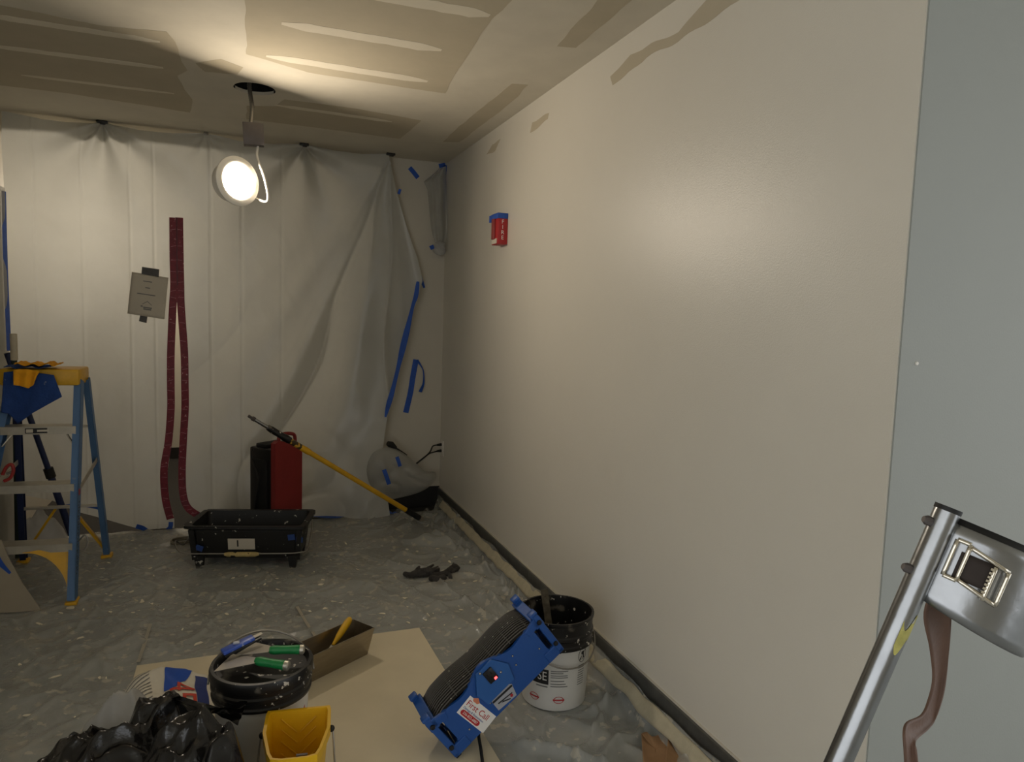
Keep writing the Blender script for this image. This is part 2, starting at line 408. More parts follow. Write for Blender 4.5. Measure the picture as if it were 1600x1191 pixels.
# beige tape holding the film's edge on the baseboard
def tape_pt(u, v):
    y = 1.22+(5.0-1.22)*v
    wz = .035+.012*nz(y*6, 2)
    zc = .095+.014*nz(y*3.1, 5)+.01*nz(y*11, 7)
    return V((W-.040-.030*(1-u)-.006*nz(y*8, 3), y, zc-wz*.9+wz*1.3*u))
tp = build('masking_tape', MB().grid(tape_pt, 4, 240), M_beige_tape, None, 60, solid=.0008)
tag(tp, 'long crinkled beige masking tape along the right baseboard', 'tape')

# ------------------------------------------------------------------ plastic containment sheet
YS = 5.13
XLs = XL+.012
def zpx(tab, Y=YS):        # pixel polyline -> list of (z, x), ascending z
    pts = [ony(a, b, Y) for a, b in tab]; return sorted((p.z, p.x) for p in pts)
edgeR = zpx([(606, 238), (618, 290), (636, 350), (653, 400), (661, 436), (652, 470), (641, 505), (630, 560), (616, 610), (604, 650), (598, 690), (592, 730), (600, 765), (606, 800)])
zipL = zpx([(274, 330), (275, 350), (276, 400), (277, 446), (275, 470), (272, 550), (272, 600), (272, 640), (268, 690), (261, 740), (263, 780), (272, 812)])
zipR = zpx([(274, 330), (275, 350), (276, 400), (277, 446), (279, 470), (283, 550), (284, 600), (284, 640), (281, 690), (279, 740), (281, 775), (289, 795), (307, 806)])
hooks = [ony(a, b, YS) for a, b in ((160, 191), (322, 210), (475, 227), (610, 243))]
botL = sorted((ony(a, b, YS).x, max(.0, ony(a, b, YS).z)) for a, b in ((14, 770), (80, 782), (120, 800), (165, 812), (200, 822), (226, 830), (268, 830)))
creases = [ony(a, 450, YS).x for a in (57, 130, 205, 242, 330, 378, 440)]
hk = hooks[3]; hk2 = hooks[2]
def sheet_w(x, z):
    w = 0.0
    for i, c in enumerate(creases):
        dx = x-c; w -= .0045*math.exp(-(dx/.006)**2) ; w += .010*(1 if i % 2 else -1)*math.exp(-(dx/.09)**2)*(.5+.5*nz(z*1.3, c*9))
    for hp, A, dec, n in ((hooks[0], .034, .5, 8), (hooks[1], .008, .2, 9), (hk2, .036, .6, 7)):
        dx, dz = x-hp.x, hp.z-z; r = math.hypot(dx, dz)
        th = math.atan2(dx, max(dz, .001)); w += A*math.exp(-r/dec)*math.cos(n*th)*min(1, r/.06)
    dx, dz = x-hk.x, hk.z-z; r = math.hypot(dx, dz); th = math.atan2(dx, max(dz, .001))
    g = max(0, min(1, (th+.75)/.35))*min(1, r/.05)
    w += g*(.018+.022*min(r, 1.6))*(1.6*abs(math.sin(8.5*th+.9*nz(z*1.2, x*2)))**.7-1)+g*.025*r*nz(th*9, r*.7, 3)
    # broad waves and low crumple
    w += .018*nz(x*1.6, z*.8, 1)+.008*nz(x*4, z*1.5, 7)+.004*max(0, ridge(x*1.5+z*.5, z*1.2, 6, 2.6)-.4)
    low = max(0, 1-z/.75)
    rg = max(0, min(1, (x+.25)/.4))
    w -= low*rg*(.085*max(0, ridge(x*1.2-z*1.4, z*1.6+x*.5, 3, 1.8)-.35)+.02*nz(x*5, z*5, 2))
    w -= .10*max(0, .35-z)*rg
    return w
def sag(x):
    ds = [abs(x-h.x) for h in hooks]; d = min(ds+[abs(x-XLs)])
    return .022*min(1, d/.2)**1.3
NA, NB, NV = 150, 170, 240
def sheet_pt(side, u, v):
    zt = H-.004
    # two passes: z first guess then x
    z = zt*(1-v)
    if side == 0: x = XLs+(interp(zipL, z)-XLs)*u
    else: x = interp(zipR, z)+(interp(edgeR, z)-interp(zipR, z))*u
    zb = interp(botL, x) if side == 0 else .006
    ztop = zt-sag(x)
    z2 = zb+(ztop-zb)*(1-v)
    return V((x, min(D-.012, YS+sheet_w(x, z2)) if x > .6 else YS+sheet_w(x, z2), z2))
smb = MB(); smb.grid(lambda u, v: sheet_pt(0, u, v), NA, NV); smb.grid(lambda u, v: sheet_pt(1, u, v), NB, NV)
sheet = thing('plastic_sheet', 'milky plastic containment sheet hung from the ceiling with a zipper slit', 'plastic sheet', (0, YS, 0))
build('sheet', smb, M_sheet, sheet, 180, world=True)
# zipper: two maroon tapes with a ladder of stitches
zt_ = thing('zipper', 'long maroon adhesive zipper forming an open slit in the milky plastic sheet', 'zipper', (ony(275, 340, YS).x, YS, ony(275, 340, YS).z))
def ziptape(tab, wpx):
    pts = []
    for a, b in tab:
        p = ony(a, b, YS); pts.append(V((p.x, YS+sheet_w(p.x, p.z)-.004, p.z)))
    return pts
lp = ziptape([(270.5, 340), (271, 400), (272, 446), (270, 480), (267, 550), (267, 600), (267, 640), (263, 690), (256, 735), (258, 780), (266, 812)], 9)
rp = ziptape([(280, 340), (281, 400), (282, 446), (283, 480), (288, 550), (289, 600), (289, 640), (286, 690), (284, 740), (286, 775), (294, 795), (313, 808)], 9)
for nm, pp in (('zipper_tape', lp), ('zipper_tape', rp)):
    t = build(nm, ribbon(pp, .046, (0, -1, 0), .0012), M_red_zip, zt_, 40, world=True)
    sp = smooth_path(pp, 8); st = MB()
    for i in range(3, len(sp)-2, 3):
        p = sp[i]; st.box((p.x+random.uniform(-.004, .004), p.y-.0022, p.z), (.034, .0008, .003), Matrix.Rotation(random.uniform(-.35, .35), 3, 'Y'))
    so = build('stitching', st, mat('pale red stitch', srgb(176, 104, 112), .5), t, 0, world=True); so['kind'] = 'stuff'
build('zipper_teeth', ribbon([V((p.x+.021, p.y-.0015, p.z)) for p in lp[:3]], .006, (0, -1, 0), .002), mat('dark maroon coil', srgb(84, 12, 30), .4), zt_, 0, world=True)
# hooks / clips along the top
for i, h_ in enumerate(hooks):
    big = 0 if i == 1 else 1
    t = thing('sheet_clip', ['black clip pinning the sheet to the ceiling above the ladder', 'tiny silver clip pinning the sheet between the ladder and the lamp', 'black clip pinning the sheet right of the hanging lamp', 'black clip where the gathered sheet edge meets the ceiling'][i], 'clip', (h_.x, YS-.014, H-.008))
    s_ = 1 if big else .45
    build('clip_body', MB().box((0, 0, 0), (.062*s_, .026, .016), bev=.004), M_black if big else M_bulb_wire, t)
    build('clip_jaw', MB().box((.004, -.006, -.011*s_), (.03*s_, .016, .012), bev=.003), M_black if big else M_bulb_wire, t)

def tape(pts, w, label, parent=None, nrm=(0, -1, 0), m=None, base=None, name='painters_tape'):
    b = V(pts[0]); o = build(name, ribbon(pts, w, nrm, .0008), m or M_blue_tape, None, 40, base=b)
    return tag(o, label, 'tape')
def sh(px, py, off=.006):
    p = ony(px, py, YS); return V((p.x, YS+sheet_w(p.x, p.z)-off, p.z))
bw = lambda px, py: ony(px, py, D-.004)
ft = lambda px, py: ony(px, py, 5.07)
tape([bw(640, 262), bw(646, 269), bw(653, 278)], .034, 'short slanted blue tape piece on the wall under the ceiling beside the last clip')
tape([bw(686, 260), bw(696, 258)], .035, 'blue tape tab at the ceiling corner holding the hanging plastic strip')
tape([bw(696, 258), bw(695, 272), bw(695, 300), bw(694, 330)], lambda s: .03-.024*s, 'thin blue tape running down the wall corner from the ceiling')
tape([sh(625, 296), sh(623, 303)], .02, 'tiny blue tape scrap on the gathered edge of the plastic sheet')
tape([bw(651, 424), bw(656, 432), bw(663, 450)], lambda s: .045-.03*s, 'crumpled blue tape at the outermost bend of the sheet edge')
tape([ft(653, 440), ft(650, 462), ft(645, 478), ft(638, 508), ft(629, 545), ft(622, 575), ft(613, 612), ft(606, 636), ft(602, 652)],
     lambda s: .020+.018*math.sin(3.1*s)+.008*math.sin(17*s), 'long blue tape line running down the wall along the sheet edge')
pt = thing('painters_tape', 'wide blue tape strip with a curled loose tail on the corner wall', 'tape', bw(648, 565))
build('strip', ribbon([bw(650, 562), bw(645, 590), bw(641, 615), bw(634, 645)], .042, (0, -1, 0), .0008), M_blue_tape, pt, 40, world=True)
build('loose_tail', ribbon([bw(651, 563)+V((0, -.002, 0)), bw(656, 570)+V((0, -.015, 0)), bw(660, 580)+V((0, -.03, 0)), bw(660, 598)+V((0, -.035, 0)), bw(655, 612)+V((0, -.03, 0))],
      lambda s: .03-.02*math.sin(math.pi*min(1, s*1.1)), (.5, -1, 0), .0008), M_blue_tape, pt, 40, world=True)
tape([onz(486, 806, .014), onz(515, 808, .016), onz(545, 805, .014), onz(568, 800, .016), onz(586, 793, .02), onz(603, 790, .02)], lambda s: .05+.05*nz(s*6, 2), 'crumpled blue tape strip on the floor at the foot of the sheet', nrm=(0, 0, 1))
tape([onz(604, 797, .012), onz(611, 802, .016), onz(619, 800, .012)], .03, 'small curled blue tape scrap on the floor near the pole grip', nrm=(0, 0, 1))
tape([sh(213, 822, .012), sh(222, 825, .012), sh(229, 830, .012)], .03, 'blue tape corner holding the sheet bottom left of the zipper')
tape([sh(261, 829, .012), sh(266, 824, .012), sh(267, 816, .012)], .028, 'blue tape corner holding the sheet bottom beside the zipper foot')
tape([sh(95, 792), sh(118, 789), sh(150, 793), sh(163, 800)], .018, 'thin blue tape edge on the lifted sheet bottom behind the ladder')

# billowing flap of plastic at the foot of the wall corner
fl_out = [(575, 722), (583, 708), (597, 701), (612, 700), (630, 708), (648, 722), (664, 736), (680, 738), (681, 748), (672, 760), (655, 770), (630, 777), (605, 781), (586, 774), (577, 755), (573, 738)]
fc = ony(622, 742, 5.02)
out3 = [ony(a, b, 5.06) for a, b in fl_out]; out3 = smooth_path(out3+[out3[0]], 4)[:-1]; no = len(out3)
def flap_pt(u, v):
    k = u*no; i = int(k) % no; e = out3[i]; p = fc.lerp(e, max(v, .002))
    bul = (1-v*v)**.5
    p = p.copy(); p.y = 5.065-.085*bul+.02*nz(p.x*7, p.z*7, 1)*bul+.012*max(0, ridge(p.x*2, p.z*3, 4, 2.5)-.5)*bul*4; return p
fl = build('plastic_flap', MB().grid(flap_pt, no, 16), M_sheet2, None, 180, base=None)
tag(fl, 'billowed hazy plastic flap hanging at the foot of the wall corner', 'plastic sheet')
tape([ony(620, 714, 4.965), ony(623, 722, 4.96), ony(625, 729, 4.96)], .026, 'short dark blue tape piece on the billowed plastic flap, upper one')
tape([ony(600, 734, 4.965), ony(604, 745, 4.96), ony(608, 757, 4.965)], .03, 'longer blue tape piece on the billowed plastic flap, lower one')
# strip of plastic hanging in the ceiling corner, knotted
kp = ony(688, 388, 5.16)
kt = thing('plastic_strip', 'narrow plastic strip hanging in the ceiling corner and knotted below', 'plastic sheet', kp)
lft = [(688, 262), (676, 273), (662, 284), (668, 297), (671, 330), (674, 360), (681, 384)]
rgt = [(697, 260), (697, 266), (697, 274), (698, 300), (699, 330), (700, 360), (696, 384)]
def strip_pt(u, v):
    k = v*(len(lft)-1); i = min(int(k), len(lft)-2); t = k-i
    a = V(lft[i]).lerp(V(lft[i+1]), t); b = V(rgt[i]).lerp(V(rgt[i+1]), t); q = a.lerp(b, u)
    return ony(q.x, q.y, 5.19-.03*math.sin(u*math.pi)+.012*math.sin(u*14+v*3))
build('strip', MB().grid(strip_pt, 14, 30), M_sheet2, kt, 180, world=True)
mb = MB().sphere((0, 0, 0), (.05, .035, .05), 24, 16)
for v in mb.v: v *= 1+.45*nz(v.x*30, v.y*30, v.z*30)
mb.v = [v+kp for v in mb.v]
build('knot', mb, M_clearbag, kt, 180, world=True)
tape([ony(672, 388, 5.15), ony(678, 385, 5.15)], .03, 'blue tape scrap beside the knot of the hanging plastic strip')

# dehydrated paper notice on the sheet
def quad(tab, Y): return [V((p.x, YS+sheet_w(p.x, p.z)-.012, p.z)) for p in (ony(a, b, Y) for a, b in tab)]
nq = [ony(a, b, YS-.03) for a, b in ((206, 425), (263, 434), (257, 499), (199, 490))]
nt_ = thing('paper_notice', 'small paper notice taped to the milky sheet left of the zipper', 'notice', nq[3])
def nt_pt(u, v):
    p = nq[0].lerp(nq[1], u).lerp(nq[3].lerp(nq[2], u), v); return p+V((0, -.012*math.sin(u*2.6)*v, 0))
build('page', MB().grid(nt_pt, 12, 12), M_paper, nt_, 60, world=True, solid=.0006)
ex = (nq[1]-nq[0]).normalized(); ez = (nq[0]-nq[3]).normalized(); en = ex.cross(ez).normalized()*1
if en.y > 0: en = -en
pm = MB()
def nline(u, v, w, h_):
    c_ = nt_pt(u, v)+V((0, -.0015, 0)); pm.box(c_, (w, .0006, h_), Matrix((ex, -en, ez)).transposed())
nline(.45, .17, .05, .006); nline(.47, .32, .028, .006); nline(.45, .48, .105, .006)
for a, b, w in ((.36, .77, .012), (.52, .79, .05), (.52, .83, .045)): nline(a, b, w, .008)
c_ = nt_pt(.5, .72)+V((0, -.0018, 0))
pm.prism([c_+ex*-.03, c_+ez*.024, c_+ex*.03, c_+ex*.025, c_+ez*.019, c_+ex*-.025], (0, -.0005, 0))
_np = build('print', pm, M_ink_grey, nt_, 0, world=True); _np['kind'] = 'stuff'
for tab in (((222, 417), (249, 421), (248, 433), (221, 428)), ((220, 488), (231, 490), (229, 505), (217, 502))):
    q = [ony(a, b, YS-.034) for a, b in tab]; build('tape_piece', MB().prism(q, (0, -.0012, 0)), M_grey_tape, nt_, 0, world=True)

# plastic hung on the left wall with its tape, and crumpled plastic below
def lw_pt(u, v):
    y = 3.4+(5.02-3.4)*u; z = .05+(2.16-.05)*(1-v)
    x = XL+.025+.02*max(0, math.sin(y*9+.7*nz(z*2, y)))+.06*max(0, .9-z)*max(0, nz(y*2, z, 3)+.4)+.012*nz(y*6, z*3)
    return V((x, y-.012*nz(z*4, 2), z))
lw = build('wall_sheet', MB().grid(lw_pt, 90, 70), M_sheet2, None, 180); tag(lw, 'hazy plastic sheet taped flat against the left wall behind the ladder', 'plastic sheet')
tape([V((XL+.042, 5.015, 2.14)), V((XL+.04, 5.01, 1.7)), V((XL+.045, 5.005, 1.2))], .05, 'vertical blue tape strip along the edge of the left wall sheet', nrm=(1, -.2, 0))
def clump(u, v):
    a = 2*math.pi*u; r = .14*v; x, y = math.cos(a)*r*1.1, math.sin(a)*r*.55
    z = (.17*(1-v**2)+.07*max(0, ridge(x*4, y*4, 3, 3)-.2)*(1-v))
    return V((x+.02*nz(x*20, y*20, z), y, max(.002, z)))
cl = build('crumpled_plastic', MB().grid(clump, 40, 18), M_clearbag, None, 60, base=None)
cl.location = onz(72, 838, 0)+V((0, -.12, .004)); tag(cl, 'crumpled white plastic heap on the floor behind the stepladder', 'plastic')

# outlet plate with two black leads, plug lying on the flap
oy = 5.185
op = thing('wall_outlet', 'white outlet plate low on the corner wall with two black leads', 'outlet', (W, oy, .47))
build('plate', MB().box((-.003, 0, .0), (.006, .075, .118), bev=.002), M_white, op)
build('socket', MB().box((-.007, 0, .024), (.003, .034, .028), bev=.001), M_white, op)
build('socket', MB().box((-.007, 0, -.024), (.003, .034, .028), bev=.001), M_white, op)
for k, zz in enumerate((.028, -.02)):
    st_ = V((W-.01, oy, .47+zz)); e = ony(648-k*3, 727+k*2, 5.09)
    cb = thing('power_lead', ['black power lead plugged into the upper socket of the corner outlet', 'black power lead plugged into the lower socket of the corner outlet'][k], 'cable', st_)
    build('plug', MB().tube([st_, st_+V((-.035, -.01, 0))], [.012, .008], 10), M_rubber, cb, world=True)
    build('lead', MB().tube(smooth_path([st_+V((-.03, -.01, 0)), st_+V((-.075, -.03, -.005)), (st_+e)/2+V((.0, -.02, .015+.02*k)), e]), .0055, 8), M_rubber, cb, world=True)
pp_ = ony(612, 695, 5.1)
pl = thing('cable_plug', 'black rubber cable connector resting on the rim of the billowed flap', 'plug', pp_)
build('connector', MB().tube([ony(606, 693, 5.07), ony(611, 695, 5.08), ony(618, 701, 5.08)], [.018, .026, .017], 14), M_rubber, pl, world=True)
build('lead', MB().tube(smooth_path([ony(617, 700, 5.08), ony(625, 705, 5.09), ony(635, 712, 5.1)]), .009, 8), M_rubber, pl, world=True)

# ------------------------------------------------------------------ lamps
def downlight(centre, nrm, boxpos, hole, label, name='hanging_downlight'):
    t = thing(name, label, 'lamp', centre)
    n = V(nrm).normalized(); x = n.cross(V((0, 0, 1))).normalized(); y = n.cross(x)
    Mx = frame(x, y, n, (0, 0, 0)); R0 = .121
    build('trim_ring', MB().lathe([(.086, -.004), (.088, .004), (.096, .008), (.112, .006), (R0, .0), (R0, -.006), (.10, -.008), (.086, -.008)], 56, Mx), M_trim, t, 40)
    build('lens', MB().lathe([(.0002, .001), (.087, .001)], 48, Mx), M_lens, t)
    build('housing', MB().lathe([(.105, -.006), (.103, -.04), (.096, -.075), (.085, -.085), (.0002, -.086)], 48, Mx), M_trim, t, 40)
    c = V(centre); bp = V(boxpos)-c
    build('junction_box', MB().box(bp, (.098, .06, .108), Matrix.Rotation(math.radians(-3), 3, 'Y'), bev=.003), M_greybox, t)
    build('box_cover', MB().box(bp+V((0, -.0315, 0)), (.1, .003, .11), Matrix.Rotation(math.radians(-3), 3, 'Y'), bev=.001), M_greybox, t)
    # armoured flex conduit with spiral ridges
    top = V(hole)-c; bt = bp+V((-.012, 0, .054))
    path = smooth_path([top+V((0, 0, .249)), top+V((0, 0, .1)), top, top.lerp(bt, .5)+V((.008, 0, 0)), bt], 16)
    build('flex_conduit', MB().tube(path, [.010+(.0022 if i % 2 else 0) for i in range(len(path))], 12), M_bulb_wire, t, 180)
    back = Mx @ V((0, 0, -.08))
    s0 = bp+V((.022, 0, -.052)); side = x*(1 if x.x > 0 else -1)
    build('cable', MB().tube(smooth_path([s0, s0+V((-.004, -.01, -.06)), V((.125, .02, .03)), V((.142, .03, -.06)), V((.125, .045, -.085)), V((.05, .08, -.05)), back]), .0065, 10), M_white, t, 180)
    return t
LC = ony(372, 283, 3.84)
downlight(LC, (.56, -.80, .02), ony(396, 211, 3.93), V((HOLE.x-.025, HOLE.y, H)), 'lit round downlight hanging out of the ceiling hole by its grey box and cable')
# unseen lamps of this type, added for the sheet's glow and the far wall
downlight((-.95, 6.05, 2.12), (.1, -.75, -.3), (-.93, 6.12, 2.4), (-.95, 6.12, H-.249), 'unseen downlight added close behind the milky sheet to make it glow', 'hanging_downlight')

downlight((-.35, 6.75, 2.25), (0, .55, -.75), (-.33, 6.7, 2.45), (-.35, 6.7, H-.249), 'unseen downlight added beyond the milky sheet to brighten the far wall')
# ------------------------------------------------------------------ fire alarm box on the right wall
fa = onx(790, 360, W)
fb = thing('fire_alarm', 'small red fire alarm box on the wall with blue tape over its top', 'alarm', (W, fa.y+.02, fa.z))
build('body', MB().box((-.03, 0, .0), (.06, .115, .17), bev=.006), M_fire, fb)
build('lens_bar', MB().box((-.064, .012, .005), (.012, .05, .12), bev=.004), mat('fire alarm lens', srgb(150, 60, 58), .3), fb)
build('label_plate', MB().box((-.0615, .0, -.066), (.003, .085, .028)), M_paper, fb)
t = MB()
for i, ch in enumerate('FIRE'):
    t.text(ch, .032, frame((1, 0, 0), (0, 0, 1), (0, -1, 0), (-.032, -.0578, .042-.03*i)), .0004)
build('lettering', t, M_sticker, fb, 0)
at = thing('painters_tape', 'blue tape wrapped over the top of the red fire alarm box', 'tape', (W, fa.y+.02, fa.z+.08))
build('tape_band', MB().box((-.033, .0, -.003), (.064, .121, .032), bev=.003), M_blue_tape, at)
build('tape_tail', MB().box((-.045, .085, -.006), (.006, .07, .04), Matrix.Rotation(.25, 3, 'Z'), bev=.001), M_blue_tape, at)

# ------------------------------------------------------------------ stepladder
lf = {'fr': V((-.808, 3.954, 0)), 'fl': V((-1.27, 4.00, 0)), 'br': V((-.762, 4.63, 0)), 'bl': V((-1.185, 4.65, 0))}
zc_ = 1.09
tf = {'fr': V((-.815, 4.27, zc_)), 'fl': V((-1.115, 4.29, zc_)), 'br': V((-.80, 4.37, zc_)), 'bl': V((-1.125, 4.38, zc_))}
ld = thing('stepladder', 'blue fiberglass stepladder with yellow cap and feet and aluminium steps', 'ladder', V((-1.0, 4.3, 0)))
def lpos(k, z): return lf[k].lerp(tf[k], z/zc_)
for k, o_ in (('fr', -1), ('fl', 1)):
    mb = MB().channel(lf[k]+V((0, 0, .012)), tf[k], .034, .072, .006, (1, 0, 0), o_)
    build('front_rail', mb, M_lblue, ld, 0, world=True)
for k, o_ in (('br', -1), ('bl', 1)):
    mb = MB().channel(lf[k]+V((0, 0, .012)), tf[k], .03, .045, .005, (1, 0, 0), o_)
    build('rear_rail', mb, M_lblue if k == 'br' else M_navy, ld, 0, world=True)  # left rail is the same blue; navy puts its shade into the colour
capc = (tf['fr']+tf['fl']+tf['br']+tf['bl'])/4
cp = build('top_cap', MB().box(capc+V((-.012, -.01, .022)), (.355, .21, .085), Matrix.Rotation(-.05, 3, 'Z'), bev=.01), M_yellow_d, ld, world=True)
build('cap_slot', MB().box(capc+V((.085, -.116, .037)), (.085, .004, .008), Matrix.Rotation(-.05, 3, 'Z')), M_black, cp, 0, world=True)
for z in (.29, .575, .86):
    a, b = lpos('fl', z), lpos('fr', z)
    s_ = build('step', MB().beam(a+V((.0, -.0, 0)), b, .10, .006, (0, 1, 0)).beam(a+V((0, -.047, -.017)), b+V((0, -.047, -.017)), .005, .04, (0, 1, 0)).beam(a+V((0, .047, -.014)), b+V((0, .047, -.014)), .004, .03, (0, 1, 0)), M_alu, ld, 0, world=True)
    if z > .8:
        lb = MB().box((a+b)/2+V((.02, -.0515, -.017)), (.155, .002, .026)); build('step_label', lb, M_ink_black, s_, 0, world=True)
        tx = MB(); cc = (a+b)/2+V((.02, -.0530, -.017))
        tx.box(cc+V((-.058, 0, 0)), (.03, .001, .018)); tx.box(cc+V((-.0, 0, 0)), (.05, .001, .010)); tx.box(cc+V((.045, 0, 0)), (.02, .001, .02))
        build('label_print', tx, M_paper, s_, 0, world=True)
    for kk in ('fr', 'fl'):
        pz = lpos(kk, z); sg = -1 if kk == 'fr' else 1
        build('rivet', MB().sphere(pz+V((-.004*sg, -.036, -.018)), .006, 8, 6), M_alu_s, ld, world=True)
for kk, sg in (('fr', -1), ('fl', 1)):      # knee braces under the top step
    a = lpos(kk, .76); b = lpos('fr', .84).lerp(lpos('fl', .84), .18 if kk == 'fr' else .82)
    build('step_brace', MB().beam(a+V((sg*.014, 0, 0)), b, .022, .005, (0, 1, 0)), M_alu, ld, 0, world=True)
for z in (.34, .82):
    a, b = lpos('bl', z), lpos('br', z)
    build('rear_bar', MB().beam(a, b, .03, .012, (0, 1, 0)), M_alu, ld, 0, world=True)
for kk, sg in (('br', -1), ('bl', 1)):
    a = lf[kk]+V((sg*.012, -.01, .06)); b = lpos('bl', .33).lerp(lpos('br', .33), .62 if kk == 'br' else .42)
    build('rear_brace', MB().beam(a, b, .028, .012, (0, 1, 0)), M_yellow_d, ld, 0, world=True)
    build('foot', MB().box(lf[kk]+V((0, -.002, .012)), (.056, .07, .024), bev=.004), M_yellow_d, ld, world=True)
for kk, sg in (('fr', -1), ('fl', 1)):       # curved yellow gusset under the lowest step
    pts = []
    base = lf[kk]; n = 12
    for i in range(n+1):
        t_ = i/n; an = t_*math.pi/2
        pts.append(V((sg*(.012+.205*(1-math.cos(an))), 0, .02+.24*math.sin(an))))
    inner = [p+V((-sg*.0, 0, 0)) for p in pts]
    outr = [V((sg*.0, 0, .02)), V((sg*.0, 0, .27)), V((sg*.23, 0, .27))]
    poly = inner+[outr[2]+V((0, 0, .0))]+[V((sg*.17, 0, .265)), V((sg*.085, 0, .215)), V((sg*.03, 0, .13))]
    off = V((0, .0, 0))
    def place(p): return base+p+(lpos(kk, p.z)-base).project(V((0, 1, 0)))+V((0, -.03, 0))
    P3 = [place(p) for p in poly]; m_ = len(inner)
    mb = MB(); a_ = [place(p) for p in pts]; b_ = [place(V((sg*max(0, abs(p.x)-.012-.055*min(1, i/4)), 0, min(.268, p.z+.055*min(1, i/4))))) for i, p in enumerate(pts)]
    vs = []
    for p, q in zip(a_, b_): vs += [p, q, q+V((0, .05, 0)), p+V((0, .05, 0))]
    fs = []
    for i in range(len(a_)-1):
        for k in range(4): fs.append((i*4+k, i*4+(k+1) % 4, i*4+4+(k+1) % 4, i*4+4+k))
    fs += [(0, 1, 2, 3), (len(vs)-4, len(vs)-1, len(vs)-2, len(vs)-3)]
    build('gusset', mb.add(vs, fs), M_yellow_d, ld, 30, world=True)
    build('foot', MB().box(base+V((0, .0, .008)), (.052, .082, .016), bev=.003), M_yellow_d, ld, world=True)
a, b = lpos('fr', .545)+V((.015, .02, 0)), lpos('br', .63)+V((.012, 0, 0))
build('spreader', MB().beam(a, b, .004, .028, (1, 0, 0)), M_alu, ld, 0, world=True)
a, b = lpos('fl', .545), lpos('bl', .63)
build('spreader', MB().beam(a, b, .004, .028, (1, 0, 0)), M_alu, ld, 0, world=True)
# ladder warning stickers on the right rail
stk = MB()
for i in range(26):
    z = .14+.34*i/25; p = lpos('fr', z); stk.box(p+V((.0176, -.012+.012*(i % 2), 0)), (.0008, .012+.006*(i % 3), .007))
build('rail_print', stk, M_ink_black, ld, 0, world=True)
p = lpos('fr', .53); build('rail_sticker', MB().box(p+V((.0176, -.005, 0)), (.0008, .035, .03)), M_ink_red, ld, 0, world=True)
build('hook', MB().tube(smooth_path([lpos('fr', .29)+V((.02, .0, 0)), lpos('fr', .29)+V((.05, 0, .03)), lpos('fr', .28)+V((.06, 0, .0)), lpos('fr', .26)+V((.045, 0, -.02))]), .004, 8), M_bulb_wire, ld, world=True)

# rags over the cap
yr = capc.y-.136
def cloth(outline_top, outline_bot, Y, amp, fr, th=.003):
    n = len(outline_top)-1
    def fn(u, v):
        k = u*n; i = min(int(k), n-1); t = k-i
        a = V(outline_top[i]).lerp(V(outline_top[i+1]), t); b = V(outline_bot[i]).lerp(V(outline_bot[i+1]), t); q = a.lerp(b, v)
        return ony(q.x, q.y, Y-amp*(.35+.65*v)*(1+math.sin(fr*u+1.5*v)+.5*nz(u*5, v*4, 2)))
    return fn
rb = thing('blue_rag', 'dirty blue cloth rag draped over the front of the stepladder cap', 'rag', ony(50, 600, yr))
mbr = MB().grid(cloth([(6, 582), (22, 580), (40, 581), (60, 583), (84, 586)], [(2, 645), (14, 647), (28, 662), (52, 645), (97, 620)], yr, .010, 9), 40, 26)
build('hanging_cloth', mbr, M_ragblue, rb, 180, world=True, solid=.003)
def over(x0, x1):
    def fn(u, v):
        px = x0+(x1-x0)*u; p = ony(px, 582, yr-.012); p.z = capc.z+.077+.006*nz(u*6, v*5)+.004*math.sin(u*15); p.y = yr-.014+.16*v; p.x += .02*nz(v*3, u*3)
        return p
    return fn
build('cloth_top', MB().grid(over(6, 80), 24, 14), M_ragblue, rb, 180, world=True, solid=.003)
ro = thing('orange_rag', 'bright orange cloth rag lying crumpled on the stepladder cap', 'rag', ony(40, 590, yr-.03))
build('hanging_cloth', MB().grid(cloth([(21, 578), (30, 577), (42, 577), (54, 579), (62, 580)], [(21, 602), (31, 603), (44, 607), (52, 602), (57, 588)], yr-.026, .008, 16), 34, 18), M_ragorange, ro, 180, world=True, solid=.003)
def over2(u, v):
    px = 22+68*u; p = ony(px, 578, yr-.03); p.z = capc.z+.090+.012*abs(nz(u*7, v*6, 3))+.006*math.sin(u*19); p.y = yr-.03+.13*v; return p
build('cloth_top', MB().grid(over2, 30, 14), M_ragorange, ro, 180, world=True, solid=.003)

# pole, brush and red clamp behind the ladder
a, b = V((-1.0, 4.98, .02)), V((-1.27, 4.80, 1.33))
a = onz(112, 842, .02); a = ony(112, 836, 4.96)
a.z = max(a.z, .015)
b = ony(11, 552, 4.80)
np_ = thing('navy_pole', 'dark navy jointed pole leaning against the left wall behind the stepladder', 'pole', a)
jn = a.lerp(b, .36)
build('lower_tube', MB().tube([a, jn], .020, 14), M_navy, np_, world=True)
build('joint', MB().tube([jn-(b-a).normalized()*.03, jn+(b-a).normalized()*.03], .027, 14), M_rubber, np_, world=True)
build('upper_tube', MB().tube([jn, b], .016, 14), M_navy, np_, world=True)
rp0, rp1 = ony(25, 640, 4.72), ony(21, 522, 4.68)
pr = thing('paint_stick', 'upright handle with cream tip and dark green shaft behind the stepladder cap', 'handle', onz(36, 868, 0))
pb = V((rp0.x-.02, 4.74, .004))
build('shaft', MB().tube([pb, rp1.lerp(rp0, .33)], .014, 12), mat('dark green shaft', srgb(36, 52, 44), .5), pr, world=True)
build('tip', MB().tube([rp1.lerp(rp0, .34), rp1], .018, 14), mat('cream grip', srgb(206, 196, 172), .6), pr, world=True)
rc = ony(12, 738, 4.06)
rk = thing('red_clamp', 'small dark red clamp handle hooked beside the ladder rail', 'clamp', rc)
